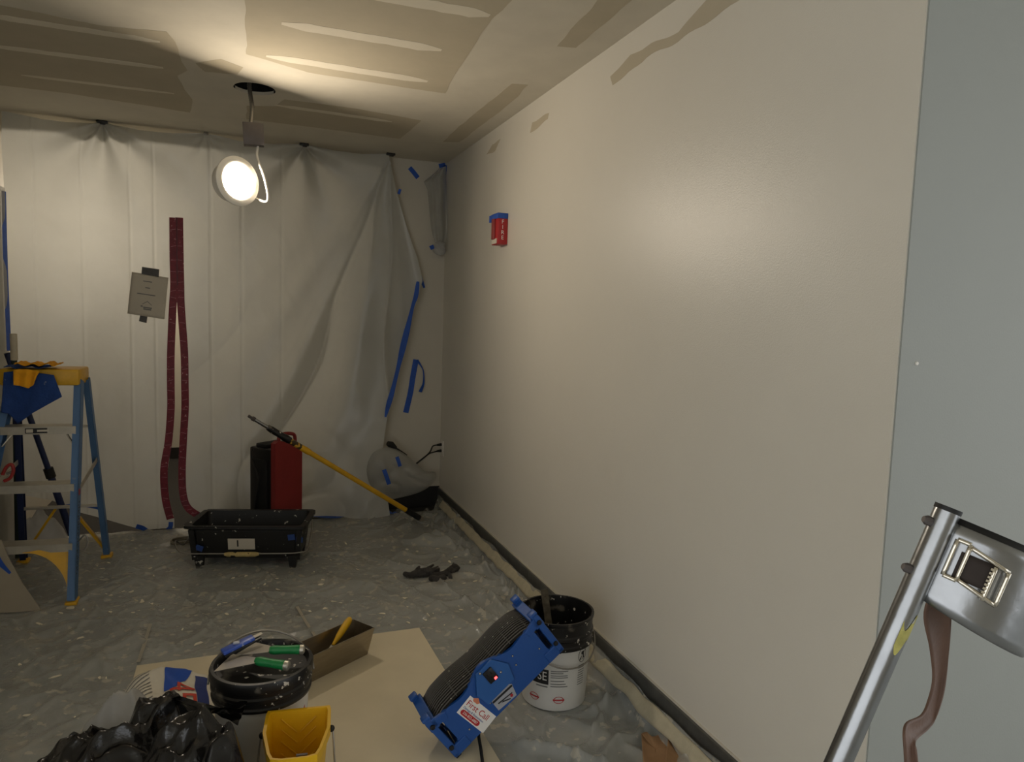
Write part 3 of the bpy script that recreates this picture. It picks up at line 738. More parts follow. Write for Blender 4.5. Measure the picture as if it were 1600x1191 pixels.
build('handle', MB().tube(smooth_path([ony(6, 752, 4.06), ony(16, 747, 4.06), ony(21, 735, 4.06), ony(18, 726, 4.06), ony(10, 730, 4.06), ony(4, 742, 4.06)]), .008, 10), mat('dark red handle', srgb(150, 38, 34), .5), rk, world=True)
build('spring', MB().tube([ony(10, 741, 4.06), ony(18, 738, 4.06)], .006, 8), M_bulb_wire, rk, world=True)

# grey cardboard leaning at the left edge
cbq = [(-60, 838), (2, 842), (12, 868), (24, 890), (36, 912), (50, 932), (64, 952), (20, 955), (-60, 957)]
def cbp(x, y):
    p = onz(x, y, 0); f_ = onz(x, 955, 0); k = (955-y)/110.0
    q = ony(x, y, 3.88+.14*max(0, k)); return q
pts = [cbp(*q) for q in cbq]
zmin = min(p.z for p in pts); pts = [p-V((0, 0, zmin-.003)) for p in pts]
cb = build('cardboard_sheet', MB().prism(pts, (0, .006, .001)), M_cardboard, None, 0, base=pts[-2])
tag(cb, 'grey cardboard sheet with a curved edge propped in front of the stepladder', 'cardboard')
tape([pts[1]+V((-.05, -.006, .02)), pts[2]+V((-.05, -.008, -.01)), pts[3]+V((-.035, -.006, -.02))], .05, 'blue tape stuck on the edge of the grey cardboard sheet')

# ------------------------------------------------------------------ red and black machine
mc = ony(430, 712, 4.70); mc.z = 0
e1 = V((-math.cos(math.radians(52)), math.sin(math.radians(52)), 0)); e2 = V((math.cos(math.radians(38)), math.sin(math.radians(38)), 0))
MM = frame(e2, -e1*-1 if False else V((e2.y*-1, e2.x, 0)), (0, 0, 1), mc)
mach = thing('drying_machine', 'upright red and black drying machine standing in front of the sheet', 'machine', MM)
w1, w2, mh = .25, .225, .60
# local x along the red face (right, back), local y along the black face (left, back)
build('red_shell', MB().prism([(.0, 0, .04), (w2, 0, .04), (w2, 0, mh-.015), (w2-.03, 0, mh+.01), (.03, 0, mh+.05), (0, 0, mh+.035)], (0, .04, 0)), M_red, mach)
build('black_body', MB().box((w2/2, .04+(w1-.04)/2, .02+(mh-.03)/2), (w2, w1-.04, mh-.03), bev=.012), M_black, mach)
build('top_tray', MB().box((w2/2-.01, .16, mh+.0), (w2*.75, .1, .03), bev=.008), M_rubber, mach)
build('front_panel', MB().box((-.006, .145, .3), (.02, .15, .44), bev=.008), M_rubber, mach)
build('handle', MB().tube(smooth_path([(.06, .03, mh+.0), (.055, .03, mh+.065), (.10, .03, mh+.085), (.18, .03, mh+.07), (.19, .03, mh+.01)]), .012, 10), M_red, mach)
build('knob', MB().tube([(w2, .06, mh-.07), (w2+.03, .06, mh-.07)], .012, 12), M_rubber, mach)
build('cord', MB().tube(smooth_path([(-.012, .2, mh-.02), (-.03, .19, mh-.08), (-.03, .13, mh-.2), (-.022, .16, mh-.36), (-.02, .2, .08)]), .005, 8), M_rubber, mach)
for x_, y_ in ((.03, .02), (w2-.03, .02), (.03, w1-.04), (w2-.03, w1-.04)):
    build('foot', MB().lathe([(.018, 0), (.02, .045)], 14, Matrix.Translation((x_, y_, 0)), True), M_rubber, mach)

# ------------------------------------------------------------------ extension pole lying on the machine
p0, p1 = onz(661, 813, .028), ony(388, 650, 4.50)
ep = thing('extension_pole', 'yellow extension pole with black grip leaning from the floor onto the machine', 'pole', p0)
L_ = lambda t: p0.lerp(p1, t)
def tpx(px): # parameter for an image column
    lo, hi = 0, 1
    for _ in range(30):
        m_ = (lo+hi)/2; q = L_(m_)-EYE; x = 800+FPX*q.dot(RT)/q.dot(FW)
        if x > px: lo = m_
        else: hi = m_
    return lo
build('end_cap', MB().tube([L_(0), L_(tpx(658)), L_(tpx(655))], [.012, .021, .02], 14), mat('dusty grey cap', srgb(150, 140, 124), .8), ep, world=True)
build('grip', MB().tube([L_(tpx(656)), L_(tpx(634))], .020, 16), M_rubber, ep, world=True)
build('shaft', MB().tube([L_(tpx(635)), L_(tpx(482))], .0165, 16), M_pole, ep, world=True)
build('shaft_collar', MB().tube([L_(tpx(484)), L_(tpx(478)), L_(tpx(470))], [.019, .021, .019], 16), M_yellow_d, ep, world=True)
build('printed_sleeve', MB().tube([L_(tpx(471)), L_(tpx(452))], .0185, 16), mat('worn black and yellow sleeve', srgb(60, 48, 26), .5, var=.3, vscale=30, speck=[(40, .55, .03, srgb(210, 160, 50))]), ep, world=True)
build('lock_collar', MB().tube([L_(tpx(453)), L_(tpx(446)), L_(tpx(440)), L_(tpx(424)), L_(tpx(418))], [.022, .024, .020, .021, .017], 16), M_black_sp, ep, world=True)
build('inner_rod', MB().tube([L_(tpx(419)), L_(tpx(397))], .011, 14), M_alu_s, ep, world=True)
build('threaded_tip', MB().tube([L_(tpx(398)), L_(tpx(394)), L_(tpx(393)), L_(1)], [.014, .014, .009, .009], 14), M_greybox, ep, world=True)

# ------------------------------------------------------------------ black roller tray
A_, B_ = onz(287, 824, .25), onz(477, 824, .25)
tx_ = (B_-A_); tx_.z = 0; tw_ = tx_.length; tx_.normalize(); ty_ = V((-tx_.y, tx_.x, 0))
tc = (A_+B_)/2; tc.z = 0
TM = frame(tx_, ty_, (0, 0, 1), tc)
tr = thing('roller_tray', 'deep black paint roller tray on legs with dried white splashes', 'paint tray', TM)
TD = .37
def ringpts(hx0, hx1, y0, y1, z, r, n=5):
    pts = []
    for cx, cy, a0 in ((hx1-r, y0+r, -90), (hx1-r, y1-r, 0), (hx0+r, y1-r, 90), (hx0+r, y0+r, 180)):
        for i in range(n+1):
            a = math.radians(a0+90*i/n); pts.append(V((cx+r*math.cos(a), cy+r*math.sin(a), z)))
    return pts
hw = tw_/2
rings = [ringpts(-hw+.055, hw-.05, .045, TD-.06, .055, .03), ringpts(-hw+.045, hw-.04, .03, TD-.05, .12, .03), ringpts(-hw+.03, hw-.03, .02, TD-.03, .225, .03),
         ringpts(-hw, hw, -.002, TD, .235, .035), ringpts(-hw, hw, -.002, TD, .252, .035), ringpts(-hw+.03, hw-.03, .022, TD-.03, .252, .03),
         ringpts(-hw+.045, hw-.045, .035, TD-.055, .12, .03), ringpts(-hw+.062, hw-.057, .052, TD-.067, .07, .03)]
for ring in rings[3:5]:
    for p in ring:
        if p.x < -hw+.04 and p.y < .1: p.x -= .012; p.z += .004
m_ = len(rings[0]); vs = [p for r_ in rings for p in r_]; fs = []
for i in range(len(rings)-1):
    for k in range(m_): fs.append((i*m_+k, i*m_+(k+1) % m_, i*m_+m_+(k+1) % m_, i*m_+m_+k))
fs += [tuple(range(m_-1, -1, -1)), tuple((len(rings)-1)*m_+k for k in range(m_))]
build('tub', MB().add(vs, fs), M_black_tray, tr, 40)
for sx in (-1, 1):
    for yy in (.035, TD-.08):
        build('leg', MB().prism([(sx*(hw-.075)-.028, yy-.02, .075), (sx*(hw-.075)+.028, yy-.02, .075), (sx*(hw-.075)+.016, yy-.015, 0), (sx*(hw-.075)-.016, yy-.015, 0)], (0, .035, 0)), M_black_tray, tr, 0)
for sx in (-1, 1):
    build('corner_rib', MB().beam((sx*(hw-.05), .032, .05), (sx*(hw-.035), .014, .23), .03, .014, (1, 0, 0)), M_black_tray, tr, 0)
lb = build('tray_label', MB().box((-.025, .019, .145), (.15, .004, .066), Matrix.Rotation(.14, 3, 'X')), M_paper, tr, 0)
build('label_drip', MB().box((-.045, .0145, .15), (.008, .003, .04), Matrix.Rotation(.14, 3, 'X'), bev=.001), M_ink_black, lb, 0)
hz = .100
wp = [V((hw+.004, .2, .235)), V((hw+.012, .12, .17)), V((hw+.008, .02, .11)), V((hw-.03, -.014, hz+.005)), V((.2, -.016, hz)), V((-.2, -.016, hz)), V((-hw+.02, -.016, hz+.002)), V((-hw-.03, -.01, hz+.02)), V((-hw-.055, .03, hz+.06)), V((-hw-.03, .1, .12)), V((-hw+.005, .2, .23))]
hd = build('bail_wire', MB().tube(smooth_path(wp, 6), .0042, 8), M_bulb_wire, tr, 180)
build('bail_grip', MB().tube([(-.11, -.017, hz-.002), (-.09, -.017, hz-.004), (.06, -.017, hz-.004), (.08, -.017, hz-.002)], [.008, .014, .014, .008], 12), mat('dirty cream grip', srgb(190, 168, 110), .7, var=.3, vscale=30, speck=[(30, .6, .05, srgb(30, 28, 26))]), hd)
for q in ((.255, .185), (.30, .17), (-.26, .12)):
    build('blue_paint_smear', MB().box((q[0], .016 if q[1] > .15 else .022, q[1]), (.04, .003, .035), Matrix.Rotation(.14, 3, 'X') @ Matrix.Rotation(random.uniform(-.4, .4), 3, 'Y'), bev=.001), mat('blue smear', srgb(44, 74, 140), .6), tr, 0)
# coil of cord beside the tray
cc = onz(284, 850, .0); ck = MB()
path = [cc+V((.06*math.cos(a)+.012*math.cos(a*.5), .05*math.sin(a), .012+.006*a/6)) for a in [k*.3 for k in range(52)]]
cd = build('cord_coil', ck.tube(path, .006, 8), mat('tan cord', srgb(112, 104, 88), .7), None, 180, base=None); tag(cd, 'small coil of tan cord on the floor beside the roller tray', 'cord')

# ------------------------------------------------------------------ gloves
def glove(spec, name, label, base):
    t = MB()
    for path, rr, sq in spec:
        pth = smooth_path([onz(a, b, z) for a, b, z in path], 4)
        n = len(pth); r_ = [.66*(rr[0]+(rr[1]-rr[0])*i/(n-1)) for i in range(n)]
        t.tube(pth, r_, 10)
        t.sphere(pth[-1], r_[-1]*1.0, 10, 6); t.sphere(pth[0], r_[0], 10, 6)
    o = build(name, t, M_glove, None, 180)
    for v in o.data.vertices: v.co.z = max(.004, v.co.z)
    md = o.modifiers.new('remesh', 'REMESH'); md.mode = 'VOXEL'; md.voxel_size = .004; md.use_smooth_shade = True
    sm = o.modifiers.new('smooth', 'SMOOTH'); sm.iterations = 4; sm.factor = .5
    return tag(o, label, 'glove')
glove([([(633, 897, .02), (640, 899, .022), (648, 898, .024)], (.022, .026), 1), ([(646, 897, .026), (658, 894, .03), (668, 893, .03)], (.028, .036), 1), ([(650, 899, .018), (664, 897, .02), (674, 896, .02)], (.02, .03), 1),
       ([(668, 893, .032), (676, 890, .034), (684, 886, .02)], (.017, .011), 1), ([(668, 895, .03), (680, 892, .03), (687, 888, .02)], (.016, .011), 1), ([(666, 896, .02), (680, 894, .022), (686, 892, .014)], (.016, .011), 1),
       ([(662, 891, .035), (670, 887, .045), (677, 883, .03)], (.015, .010), 1), ([(650, 893, .035), (652, 889, .05), (655, 886, .05)], (.018, .012), 1)],
      'work_glove', 'charcoal knit work glove lying palm down nearer the black roller tray', None)
glove([([(675, 904, .02), (684, 906, .022), (692, 904, .022)], (.032, .036), 1), ([(680, 900, .022), (694, 897, .03), (704, 890, .032)], (.03, .028), 1), ([(704, 889, .03), (711, 884, .036), (715, 886, .03)], (.024, .014), 1),
       ([(708, 882, .04), (709, 880, .045)], (.012, .008), 1), ([(708, 892, .022), (717, 888, .022), (723, 885, .014)], (.016, .009), 1), ([(702, 898, .024), (704, 903, .022), (703, 906, .014)], (.02, .015), 1), ([(706, 895, .024), (711, 892, .024), (715, 891, .014)], (.016, .011), 1)],
      'work_glove', 'charcoal knit work glove lying twisted nearer the right wall', None)

# ------------------------------------------------------------------ drywall board on the floor
q = [onz(214, 1040, .02), onz(655, 981, .02)]
bx = (q[1]-q[0]).normalized(); by = V((bx.y, -bx.x, 0))
bq = [q[0], q[1], q[1]+by*1.2+bx*.02, q[0]+by*1.2-bx*.0]
brd = build('drywall_board', MB().prism([V((p.x, p.y, .0075)) for p in bq], (0, 0, .0125)), M_board, None, 0, base=V((bq[0].x, bq[0].y, .0075)))
tag(brd, 'cream drywall offcut lying flat on the film under the buckets and mud pan', 'board')
BZ = .0205

# ------------------------------------------------------------------ buckets
def bucket(base, name, label, collar_h, empty):
    t = thing(name, label, 'bucket', base)
    rb_, rt_, hh = (.125, .143, .350) if empty else (.131, .150, .352)
    R_ = lambda z: rb_+(rt_-rb_)*z/hh
    zc = hh-collar_h
    return t, R_, zc, hh
bkA, R_, zc, hh = bucket(V((.052, 2.30, BZ)), 'lidded_bucket', 'white bucket with ribbed black splashed lid carrying putty knives', .094, False)
build('body', MB().lathe([(.0002, 0), (.125, 0), (R_(0), .006), (R_(zc+.02), zc+.02)], 56), M_wbucket, bkA, 40)
build('lid', MB().lathe([(R_(zc)+.002, zc), (.152, zc), (.154, zc+.009), (.149, zc+.014), (.149, zc+.028), (.155, zc+.033), (.155, zc+.042), (.150, zc+.047), (.150, zc+.058), (.158, zc+.063), (.159, zc+.084), (.155, hh), (.145, hh+.001), (.140, hh-.006), (.138, hh-.022), (.0002, hh-.022)], 64), M_black_sp, bkA, 30)
hdl = []
for k in range(25):
    a = math.pi*k/24; hdl.append(V((-.162*math.cos(a), .10*math.sin(a)*.8+.05, hh-.02+.075*math.sin(a))))
hdl = [V((-.162*math.cos(math.pi*k/24), .02+.14*math.sin(math.pi*k/24), zc+.03+.092*math.sin(math.pi*k/24))) for k in range(25)]
build('bail_wire', MB().tube(hdl, .0035, 8), M_bulb_wire, bkA, 180)
build('red_print', MB().box((.112, -.085, .2), (.0015, .05, .045), Matrix.Rotation(-.65, 3, 'Z') @ Matrix.Rotation(-.05, 3, 'Y')), M_ink_red, bkA, 0)
LT = hh+BZ+.0015
def lidp(px, py, z): return onz(px, py, LT+z)
def blade_knife(tip, w_tip, w_neck, heel, hend, label, name='putty_knife'):
    tip, heel, hend = V(tip), V(heel), V(hend)
    t = thing(name, label, 'putty knife', heel)
    d = (heel-tip).normalized(); s_ = d.cross(V((0, 0, 1))).normalized(); nup = s_.cross(d).normalized()
    poly = [tip+s_*w_tip/2, tip-s_*w_tip/2, tip.lerp(heel, .75)-s_*(w_neck*.8), heel-s_*w_neck/2, heel+s_*w_neck/2, tip.lerp(heel, .75)+s_*(w_neck*.8)]
    build('blade', MB().prism(poly, nup*.0012), M_blade, t, 0, world=True)
    h0 = heel.lerp(hend, -.05)
    build('handle', MB().tube(smooth_path([h0, heel.lerp(hend, .15), heel.lerp(hend, .5), heel.lerp(hend, .88)], 4), [.011, .012, .0135, .0145, .0145, .014, .0135, .0135, .0135, .014, .0145, .015, .014], 12), M_green, t, 180, world=True)
    build('end_cap', MB().tube([heel.lerp(hend, .86), heel.lerp(hend, .97), hend], [.0152, .015, .010], 12), M_alu, t, 40, world=True)
    return t
blade_knife(lidp(349, 1036, .004), .115, .034, lidp(402, 1033, .02), lidp(452, 1041, .016), 'green handled putty knife lying nearer the rim of the black lid')
blade_knife(lidp(384, 1014, .012), .095, .034, lidp(424, 1016, .028), lidp(476, 1015, .026), 'green handled putty knife lying across the middle of the black lid')
uk = thing('utility_knife', 'blue and silver utility knife propped on the black bucket lid', 'knife', lidp(350, 1022, .02))
ka, kb = lidp(347, 1020, .024), lidp(396, 996, .046)
build('body', MB().beam(ka, kb, .032, .014, (kb-ka).cross(V((0, 0, 1))), bev=.004), M_knifeblue, uk, world=True)
build('grip_underside', MB().beam(ka+V((.004, -.006, -.009)), kb.lerp(ka, -.18)+V((.004, -.004, -.007)), .026, .008, (kb-ka).cross(V((0, 0, 1))), bev=.002), M_black, uk, world=True)
build('blade', MB().beam(kb, kb.lerp(ka, -.28), .016, .002, (kb-ka).cross(V((0, 0, 1)))), M_blade, uk, 0, world=True)
build('slider', MB().box(ka.lerp(kb, .45)+V((0, 0, .01)), (.02, .012, .008), bev=.002), M_silver, uk, world=True)

bkB, R_, zc, hh = bucket(V((1.150, 2.428, .006)), 'open_bucket', 'white compound bucket with open black rim behind the blue fan', .11, True)
bkB.rotation_euler = (0, 0, 0)
build('body', MB().lathe([(.0002, 0), (.125, 0), (R_(0), .006), (R_(zc+.02), zc+.02)], 56), M_wbucket, bkB, 40)
build('collar', MB().lathe([(R_(zc)+.001, zc), (.145, zc), (.146, zc+.012), (.141, zc+.018), (.141, zc+.034), (.146, zc+.04), (.146, zc+.05), (.142, zc+.056), (.142, zc+.095), (.147, zc+.1), (.147, hh), (.139, hh), (.136, hh-.02), (.121, .03), (.0002, .03)], 64), M_black_sp, bkB, 30)
build('stir_stick', MB().beam((.02, .03, .05), (.0, .128, hh+.03), .03, .005, (1, 0, 0)), mat('crusted stir stick', srgb(96, 88, 74), .7, var=.5, vscale=40), bkB, 0)
wv = [V((.154*math.cos(a), .154*math.sin(a)*0+(-.13)*math.sin(a), zc-.0-.10*math.sin(a))) for a in [math.pi*k/20 for k in range(21)]]
wv = [V((.150*math.cos(a)+.004, -.154*math.sin(a), zc+.03-.09*math.sin(a)*1.0)) for a in [math.pi*k/24 for k in range(25)]]
build('bail_wire', MB().tube(wv, .003, 8), M_bulb_wire, bkB, 180)
def wrap(mb, R, off):       # bend a flat print (x = arc length, y = height) round the bucket
    out = MB(); out.f = mb.f
    for v in mb.v:
        r = R(v.y)+off+v.z; a = v.x/.138
        out.v.append(V((r*math.cos(a), r*math.sin(a), v.y)))
    return out
def fine_box(mb, x0, x1, y0, y1, n=8, z=.0004):
    mb.grid(lambda u, v: V((x0+(x1-x0)*u, y0+(y1-y0)*v, z)), n, 1); return mb
a0 = math.atan2(-2.428, -1.150)     # bearing that faces the camera
xc = a0*.138
pr_ = MB(); fine_box(pr_, xc-.20, xc-.022, .105, .165, 14); build('print_block', wrap(pr_, R_, .0006), M_ink_black, bkB, 0)
pr_ = MB(); pr_.text('PURPOSE', .05, frame((1, 0, 0), (0, 1, 0), (0, 0, 1), (xc-.028, .136, .0007)), .0003, align='RIGHT', xs=.85); build('lettering', wrap(pr_, R_, .0008), M_sticker, bkB, 0)
pr_ = MB()
for i, (y_, w_) in enumerate(((.16, .07), (.152, .05), (.142, .068), (.134, .07), (.120, .055), (.108, .062), (.098, .07))): fine_box(pr_, xc-.014, xc-.014+w_, y_, y_+.0035, 6)
fine_box(pr_, xc-.075, xc-.025, .093, .098, 6)
for i in range(9): fine_box(pr_, xc+.102, xc+.102+.034, .095+.0095*i, .0985+.0095*i, 4)
build('small_print', wrap(pr_, R_, .0006), M_ink_grey, bkB, 0)
pr_ = MB(); fine_box(pr_, xc+.095, xc+.143, .245, .272, 6); build('warning_box', wrap(pr_, R_, .0006), M_ink_red, bkB, 0)
pr_ = MB(); pr_.grid(lambda u, v: V((xc+.120+(.0195+.0025*v)*math.cos(2*math.pi*u), .213+(.026+.0025*v)*math.sin(2*math.pi*u), .0004)), 32, 1)
for (ax, ay, bx_, by_, w_) in ((.105, .195, .137, .232, .003), (.113, .222, .128, .222, .012), (.124, .222, .130, .200, .006), (.112, .193, .114, .207, .004), (.126, .193, .124, .207, .004)):
    d = V((bx_-ax, by_-ay, 0)).normalized(); s_ = V((-d.y, d.x, 0))*w_/2; o_ = V((xc, 0, .0004))
    pr_.add([V((ax, ay, 0))+s_+o_, V((ax, ay, 0))-s_+o_, V((bx_, by_, 0))-s_+o_, V((bx_, by_, 0))+s_+o_], [(0, 1, 2, 3)])
build('warning_sign', wrap(pr_, R_, .0006), M_ink_black, bkB, 0)
pr_ = MB()
for (ox, oy_) in ((xc-.085, .045), (xc+.022, .045)):
    pr_.grid(lambda u, v: V((ox+(.017+.003*v)*math.cos(2*math.pi*u)*1.1, oy_+(.010+.002*v)*math.sin(2*math.pi*u)*1.2, .0004)), 28, 1)
    fine_box(pr_, ox-.024, ox+.024, oy_-.003, oy_+.003, 6)
_ms = build('maker_seal', wrap(pr_, R_, .0006), M_ink_red, bkB, 0); _ms['kind'] = 'stuff'

# ------------------------------------------------------------------ stainless mud pan with a yellow handled knife
ma, mbp = onz(470, 1078, BZ), onz(578, 1024, BZ)
md_ = (mbp-ma); md_.z = 0; ml = .36; md_.normalize(); ms = V((-md_.y, md_.x, 0))
PM = Matrix.Translation(V((ma.x, ma.y, BZ))) @ Matrix((md_, ms, V((0, 0, 1)))).transposed().to_4x4()
pan = thing('mud_pan', 'stainless steel drywall mud pan standing on the cream board', 'mud pan', PM)
wb, wtp, ph, th_ = .036, .066, .125, .0016
yc_ = .05
def side(sg): return [(0, yc_+sg*wb, 0), (ml, yc_+sg*wb, 0), (ml+.012, yc_+sg*wtp, ph), (-.012, yc_+sg*wtp, ph)]
build('near_side', MB().prism(side(-1), (0, th_, 0)), M_steel, pan, 0)
build('far_side', MB().prism(side(1), (0, -th_, 0)), M_steel, pan, 0)
build('bottom', MB().box((ml/2, yc_, .001), (ml, wb*2, .002)), M_steel, pan, 0)
for x_, sg in ((0, -1), (ml, 1)):
    build('end_plate', MB().prism([(x_, yc_-wb, 0), (x_, yc_+wb, 0), (x_+sg*.012, yc_+wtp, ph), (x_+sg*.012, yc_-wtp, ph)], (-sg*th_, 0, 0)), M_steel, pan, 0)
for sg in (-1, 1):
    build('rim', MB().tube([(-.012, yc_+sg*wtp, ph), (ml+.012, yc_+sg*wtp, ph)], .0022, 8), M_steel, pan)
k0, k1 = ony(516, 1008, 2.83), ony(547, 978, 2.87)
k0 = PM @ V((.20, yc_+.0, .09)); k1 = PM @ V((.325, yc_+.035, .155))
yk = thing('taping_knife', 'yellow handled knife lying in the stainless mud pan', 'putty knife', k0)
build('handle', MB().tube(smooth_path([k0, k0.lerp(k1, .3), k0.lerp(k1, .7), k1], 4), [.006, .007, .008, .010, .012, .0135, .0145, .015, .0155, .0155, .015, .013, .008], 12), M_yellow, yk, 180, world=True)
kd = (k1-k0).normalized(); ks = kd.cross(V((0, 0, 1))).normalized()
build('blade', MB().prism([k0+ks*.008, k0-ks*.008, k0-kd*.07-ks*.020+V((0, 0, -.01)), k0-kd*.07+ks*.020+V((0, 0, -.01))], (0, 0, .001)), M_blade, yk, 0, world=True)

# ------------------------------------------------------------------ blue air mover leaning on the bucket
FR = Matrix(((.786, -.0419, -.6168), (.0503, .9987, -.0037), (.6162, -.0281, .7871)))
FM = Matrix.Translation((.7925, 2.2165, .2449+.010)) @ FR.to_4x4()
fan = thing('air_mover', 'blue low profile air mover with black grilles tilted against the white bucket', 'fan', FM)
FL, FD, FH = .5036, .172, .187
x0, x1, y0, y1, z0, z1 = -FL/2, FL/2, -FD/2, FD/2, -FH/2, FH/2
# front panel: outline in (x, z) with a raised centre and dips for the two round intakes
def dip(x):
    t = x/(FL/2); c = math.exp(-(t/.22)**2)
    return z1-.026+.030*c-.010*math.exp(-((abs(t)-.45)/.16)**2)
xs = [x0+.045+(x1-x0-.09)*k/40 for k in range(41)]
top = [(x, dip(x)) for x in xs]
poly = [(x0+.02, z0), (x1-.02, z0)]+[(x1-.045, z0+.05)]+[(a, b) for a, b in reversed(top)]+[(x0+.045, z0+.05)]
build('front_panel', MB().prism([(a, y0+.004, b) for a, b in poly], (0, .012, 0)), M_fan, fan, 0)
build('rear_panel', MB().prism([(a, y1-.016, min(b, z1-.03)) for a, b in poly], (0, .012, 0)), M_fan, fan, 0)
build('bottom_panel', MB().box((0, 0, z0+.008), (FL-.05, FD-.02, .014), bev=.003), M_fan, fan)
build('inner_drum', MB().box((0, 0, -.012), (FL-.1, FD-.045, FH-.075), bev=.02), M_black, fan)
# blue ridge that carries the outlet, running up from the front panel
cpanel = [(-.105, y0+.004, -.05), (-.075, y0-.004, -.02), (.075, y0-.004, -.02), (.105, y0+.004, -.05), (.05, y0-.002, .0), (-.05, y0-.002, .0)]
ctr = build('control_panel', MB().prism([(-.062, y0+.002, -.030), (.055, y0+.002, -.030), (.072, y0+.002, .030), (.038, y0+.002, z1-.006), (-.03, y0+.002, z1-.006), (-.072, y0+.002, .025)], (0, -.007, 0)), mat('lighter blue panel', srgb(40, 92, 160), .45, var=.05), fan, 0)
build('outlet', MB().box((.004, y0-.008, .048), (.036, .008, .05), bev=.003), M_black, ctr)
for q in ((-.004, .058), (.010, .058), (.003, .042)):
    build('outlet_slot', MB().box((q[0], y0-.0122, q[1]), (.004, .0012, .010)), M_dark, ctr, 0)
build('indicator', MB().box((.012, y0-.0125, .03), (.010, .002, .008), bev=.0008), M_led, ctr)
for q in ((-.018, .080), (.036, .028)): build('screw', MB().sphere((q[0], y0-.006, q[1]), .005, 10, 6), M_alu_s, ctr)
# end frames with handle openings and corner posts
for sx in (-1, 1):
    xe = x1 if sx > 0 else x0
    ef = MB()
    for yy in (y0+.012, y1-.012):
        ef.beam((xe-sx*.012, yy, z0), (xe-sx*.012, yy, z1), .024, .024, (1, 0, 0), bev=.004)
    ef.beam((xe-sx*.016, y0, z1-.034), (xe-sx*.016, y1, z1-.034), .036, .04, (1, 0, 0), bev=.003)
    ef.beam((xe-sx*.012, y0, z0+.012), (xe-sx*.012, y1, z0+.012), .02, .022, (1, 0, 0), bev=.003)
    e_ = build('end_frame', ef, M_fan, fan, 0)
    ep_ = [V((xe-sx*.020, y0+.006, z0+.01)), V((xe-sx*.020, y1-.006, z0+.01)), V((xe-sx*.020, y1-.006, z1-.002)), V((xe-sx*.020, y1-.03, z1-.016)), V((xe-sx*.020, 0, z1-.022)), V((xe-sx*.020, y0+.03, z1-.016)), V((xe-sx*.020, y0+.006, z1-.002))]
    build('end_plate', MB().prism(ep_, (sx*.008, 0, 0)), M_fan, e_, 0)
    hp = MB()   # front handle loop
    hp.beam((xe-sx*.010, y0+.004, z0+.01), (xe-sx*.010, y0+.004, z1-.004), .020, .010, (1, 0, 0), bev=.003)
    hp.beam((xe-sx*.010, y0+.006, z1-.028), (xe-sx*.07, y0+.006, z1-.042), .012, .03, (0, 1, 0), bev=.003)
    hp.beam((xe-sx*.010, y0+.006, z0+.02), (xe-sx*.07, y0+.006, z0+.02), .012, .04, (0, 1, 0), bev=.003)
    build('handle', hp, M_fan, e_, 0)
    build('handle_recess', MB().box((xe-sx*.055, y0+.014, -.008), (.022, .016, .07), bev=.006), M_fan, e_)
    for yy in (y0+.012, y1-.012):
        for zz in (z0, z1):
            if zz == z0: build('rubber_foot', MB().box((xe-sx*.012, yy, zz-.001), (.022, .022, .008), bev=.003), M_rubber, e_)
            else: build('post_tip', MB().box((xe-sx*.012, yy, zz), (.03, .03, .014), bev=.004), M_fan, e_)
    for zz in (z0+.045, z1-.035):
        build('bolt', MB().lathe([(.0001, -.006), (.008, -.005), (.009, 0)], 12, Matrix.Translation((xe-sx*.012, y0-.002, zz)) @ Matrix.Rotation(-math.pi/2, 4, 'X').inverted() @ Matrix.Rotation(math.pi, 4, 'X')), M_rubber, e_)
# black grille: fine bars along the length, humped over the two intakes and saddle-shaped between them
def gz(x, t):
    e = abs(x)/(FL/2-.04); hump = .008*math.exp(-((abs(x)-.115)/.075)**2)
    return z1-.024+hump+.014*(1-(2*t-1)**2)-.010*max(0, e-.86)/.14
gb = MB(); NB_ = 15
for i in range(NB_):
    t_ = (i+.5)/NB_; y = y0+.006+(FD-.012)*t_
    path = [V((x0+.032+(FL-.064)*k/30, y, gz(x0+.032+(FL-.064)*k/30, t_))) for k in range(31)]
    gb.tube(path, .0020, 6)
for xx in (-.20, -.12, -.045, .045, .12, .20):
    gb.tube([V((xx, y0+.006+(FD-.012)*k/12, gz(xx, k/12)-.003)) for k in range(13)], .002, 5)
g_ = build('grille', gb, mat('black grille wire', srgb(84, 79, 74), .35, var=.2, speck=[(60, .70, .02, WHITE_SPECK)]), fan, 180); g_['kind'] = 'stuff'
build('grille_backing', MB().grid(lambda u, v: V((x0+.03+(FL-.06)*u, y0+.008+(FD-.016)*v, gz(x0+.03+(FL-.06)*u, v)-.008)), 30, 10), M_dark, fan, 180)
# stickers (front face looks along -y; text runs along +x turned with the body)
def facef(x, z, ang, off): 
    c, s_ = math.cos(ang), math.sin(ang); return frame((c, 0, s_), (-s_, 0, c), (0, -1, 0), (x, y0+.004-off, z))
ang = math.radians(-82); S1 = facef(-.112, -.030, ang, .0006)
st1 = build('sticker', MB().add([S1 @ V(p) for p in ((-.066, -.034, 0), (.066, -.034, 0), (.066, .034, 0), (.012, .034, 0), (-.018, .034, 0), (-.034, .044, 0), (-.05, .034, 0), (-.066, .034, 0))], [tuple(range(8))]), M_sticker, fan, 0)
st1['label'] = 'white sticker with red lettering'
build('lettering', MB().text('First Call', .029, S1 @ Matrix.Translation((-.006, .012, .0006)), .0002), M_ink_red, st1, 0)
build('tag_line', MB().text('Damage & Restoration', .0105, S1 @ Matrix.Translation((-.010, -.006, .0006)), .0002), M_ink_blue, st1, 0)
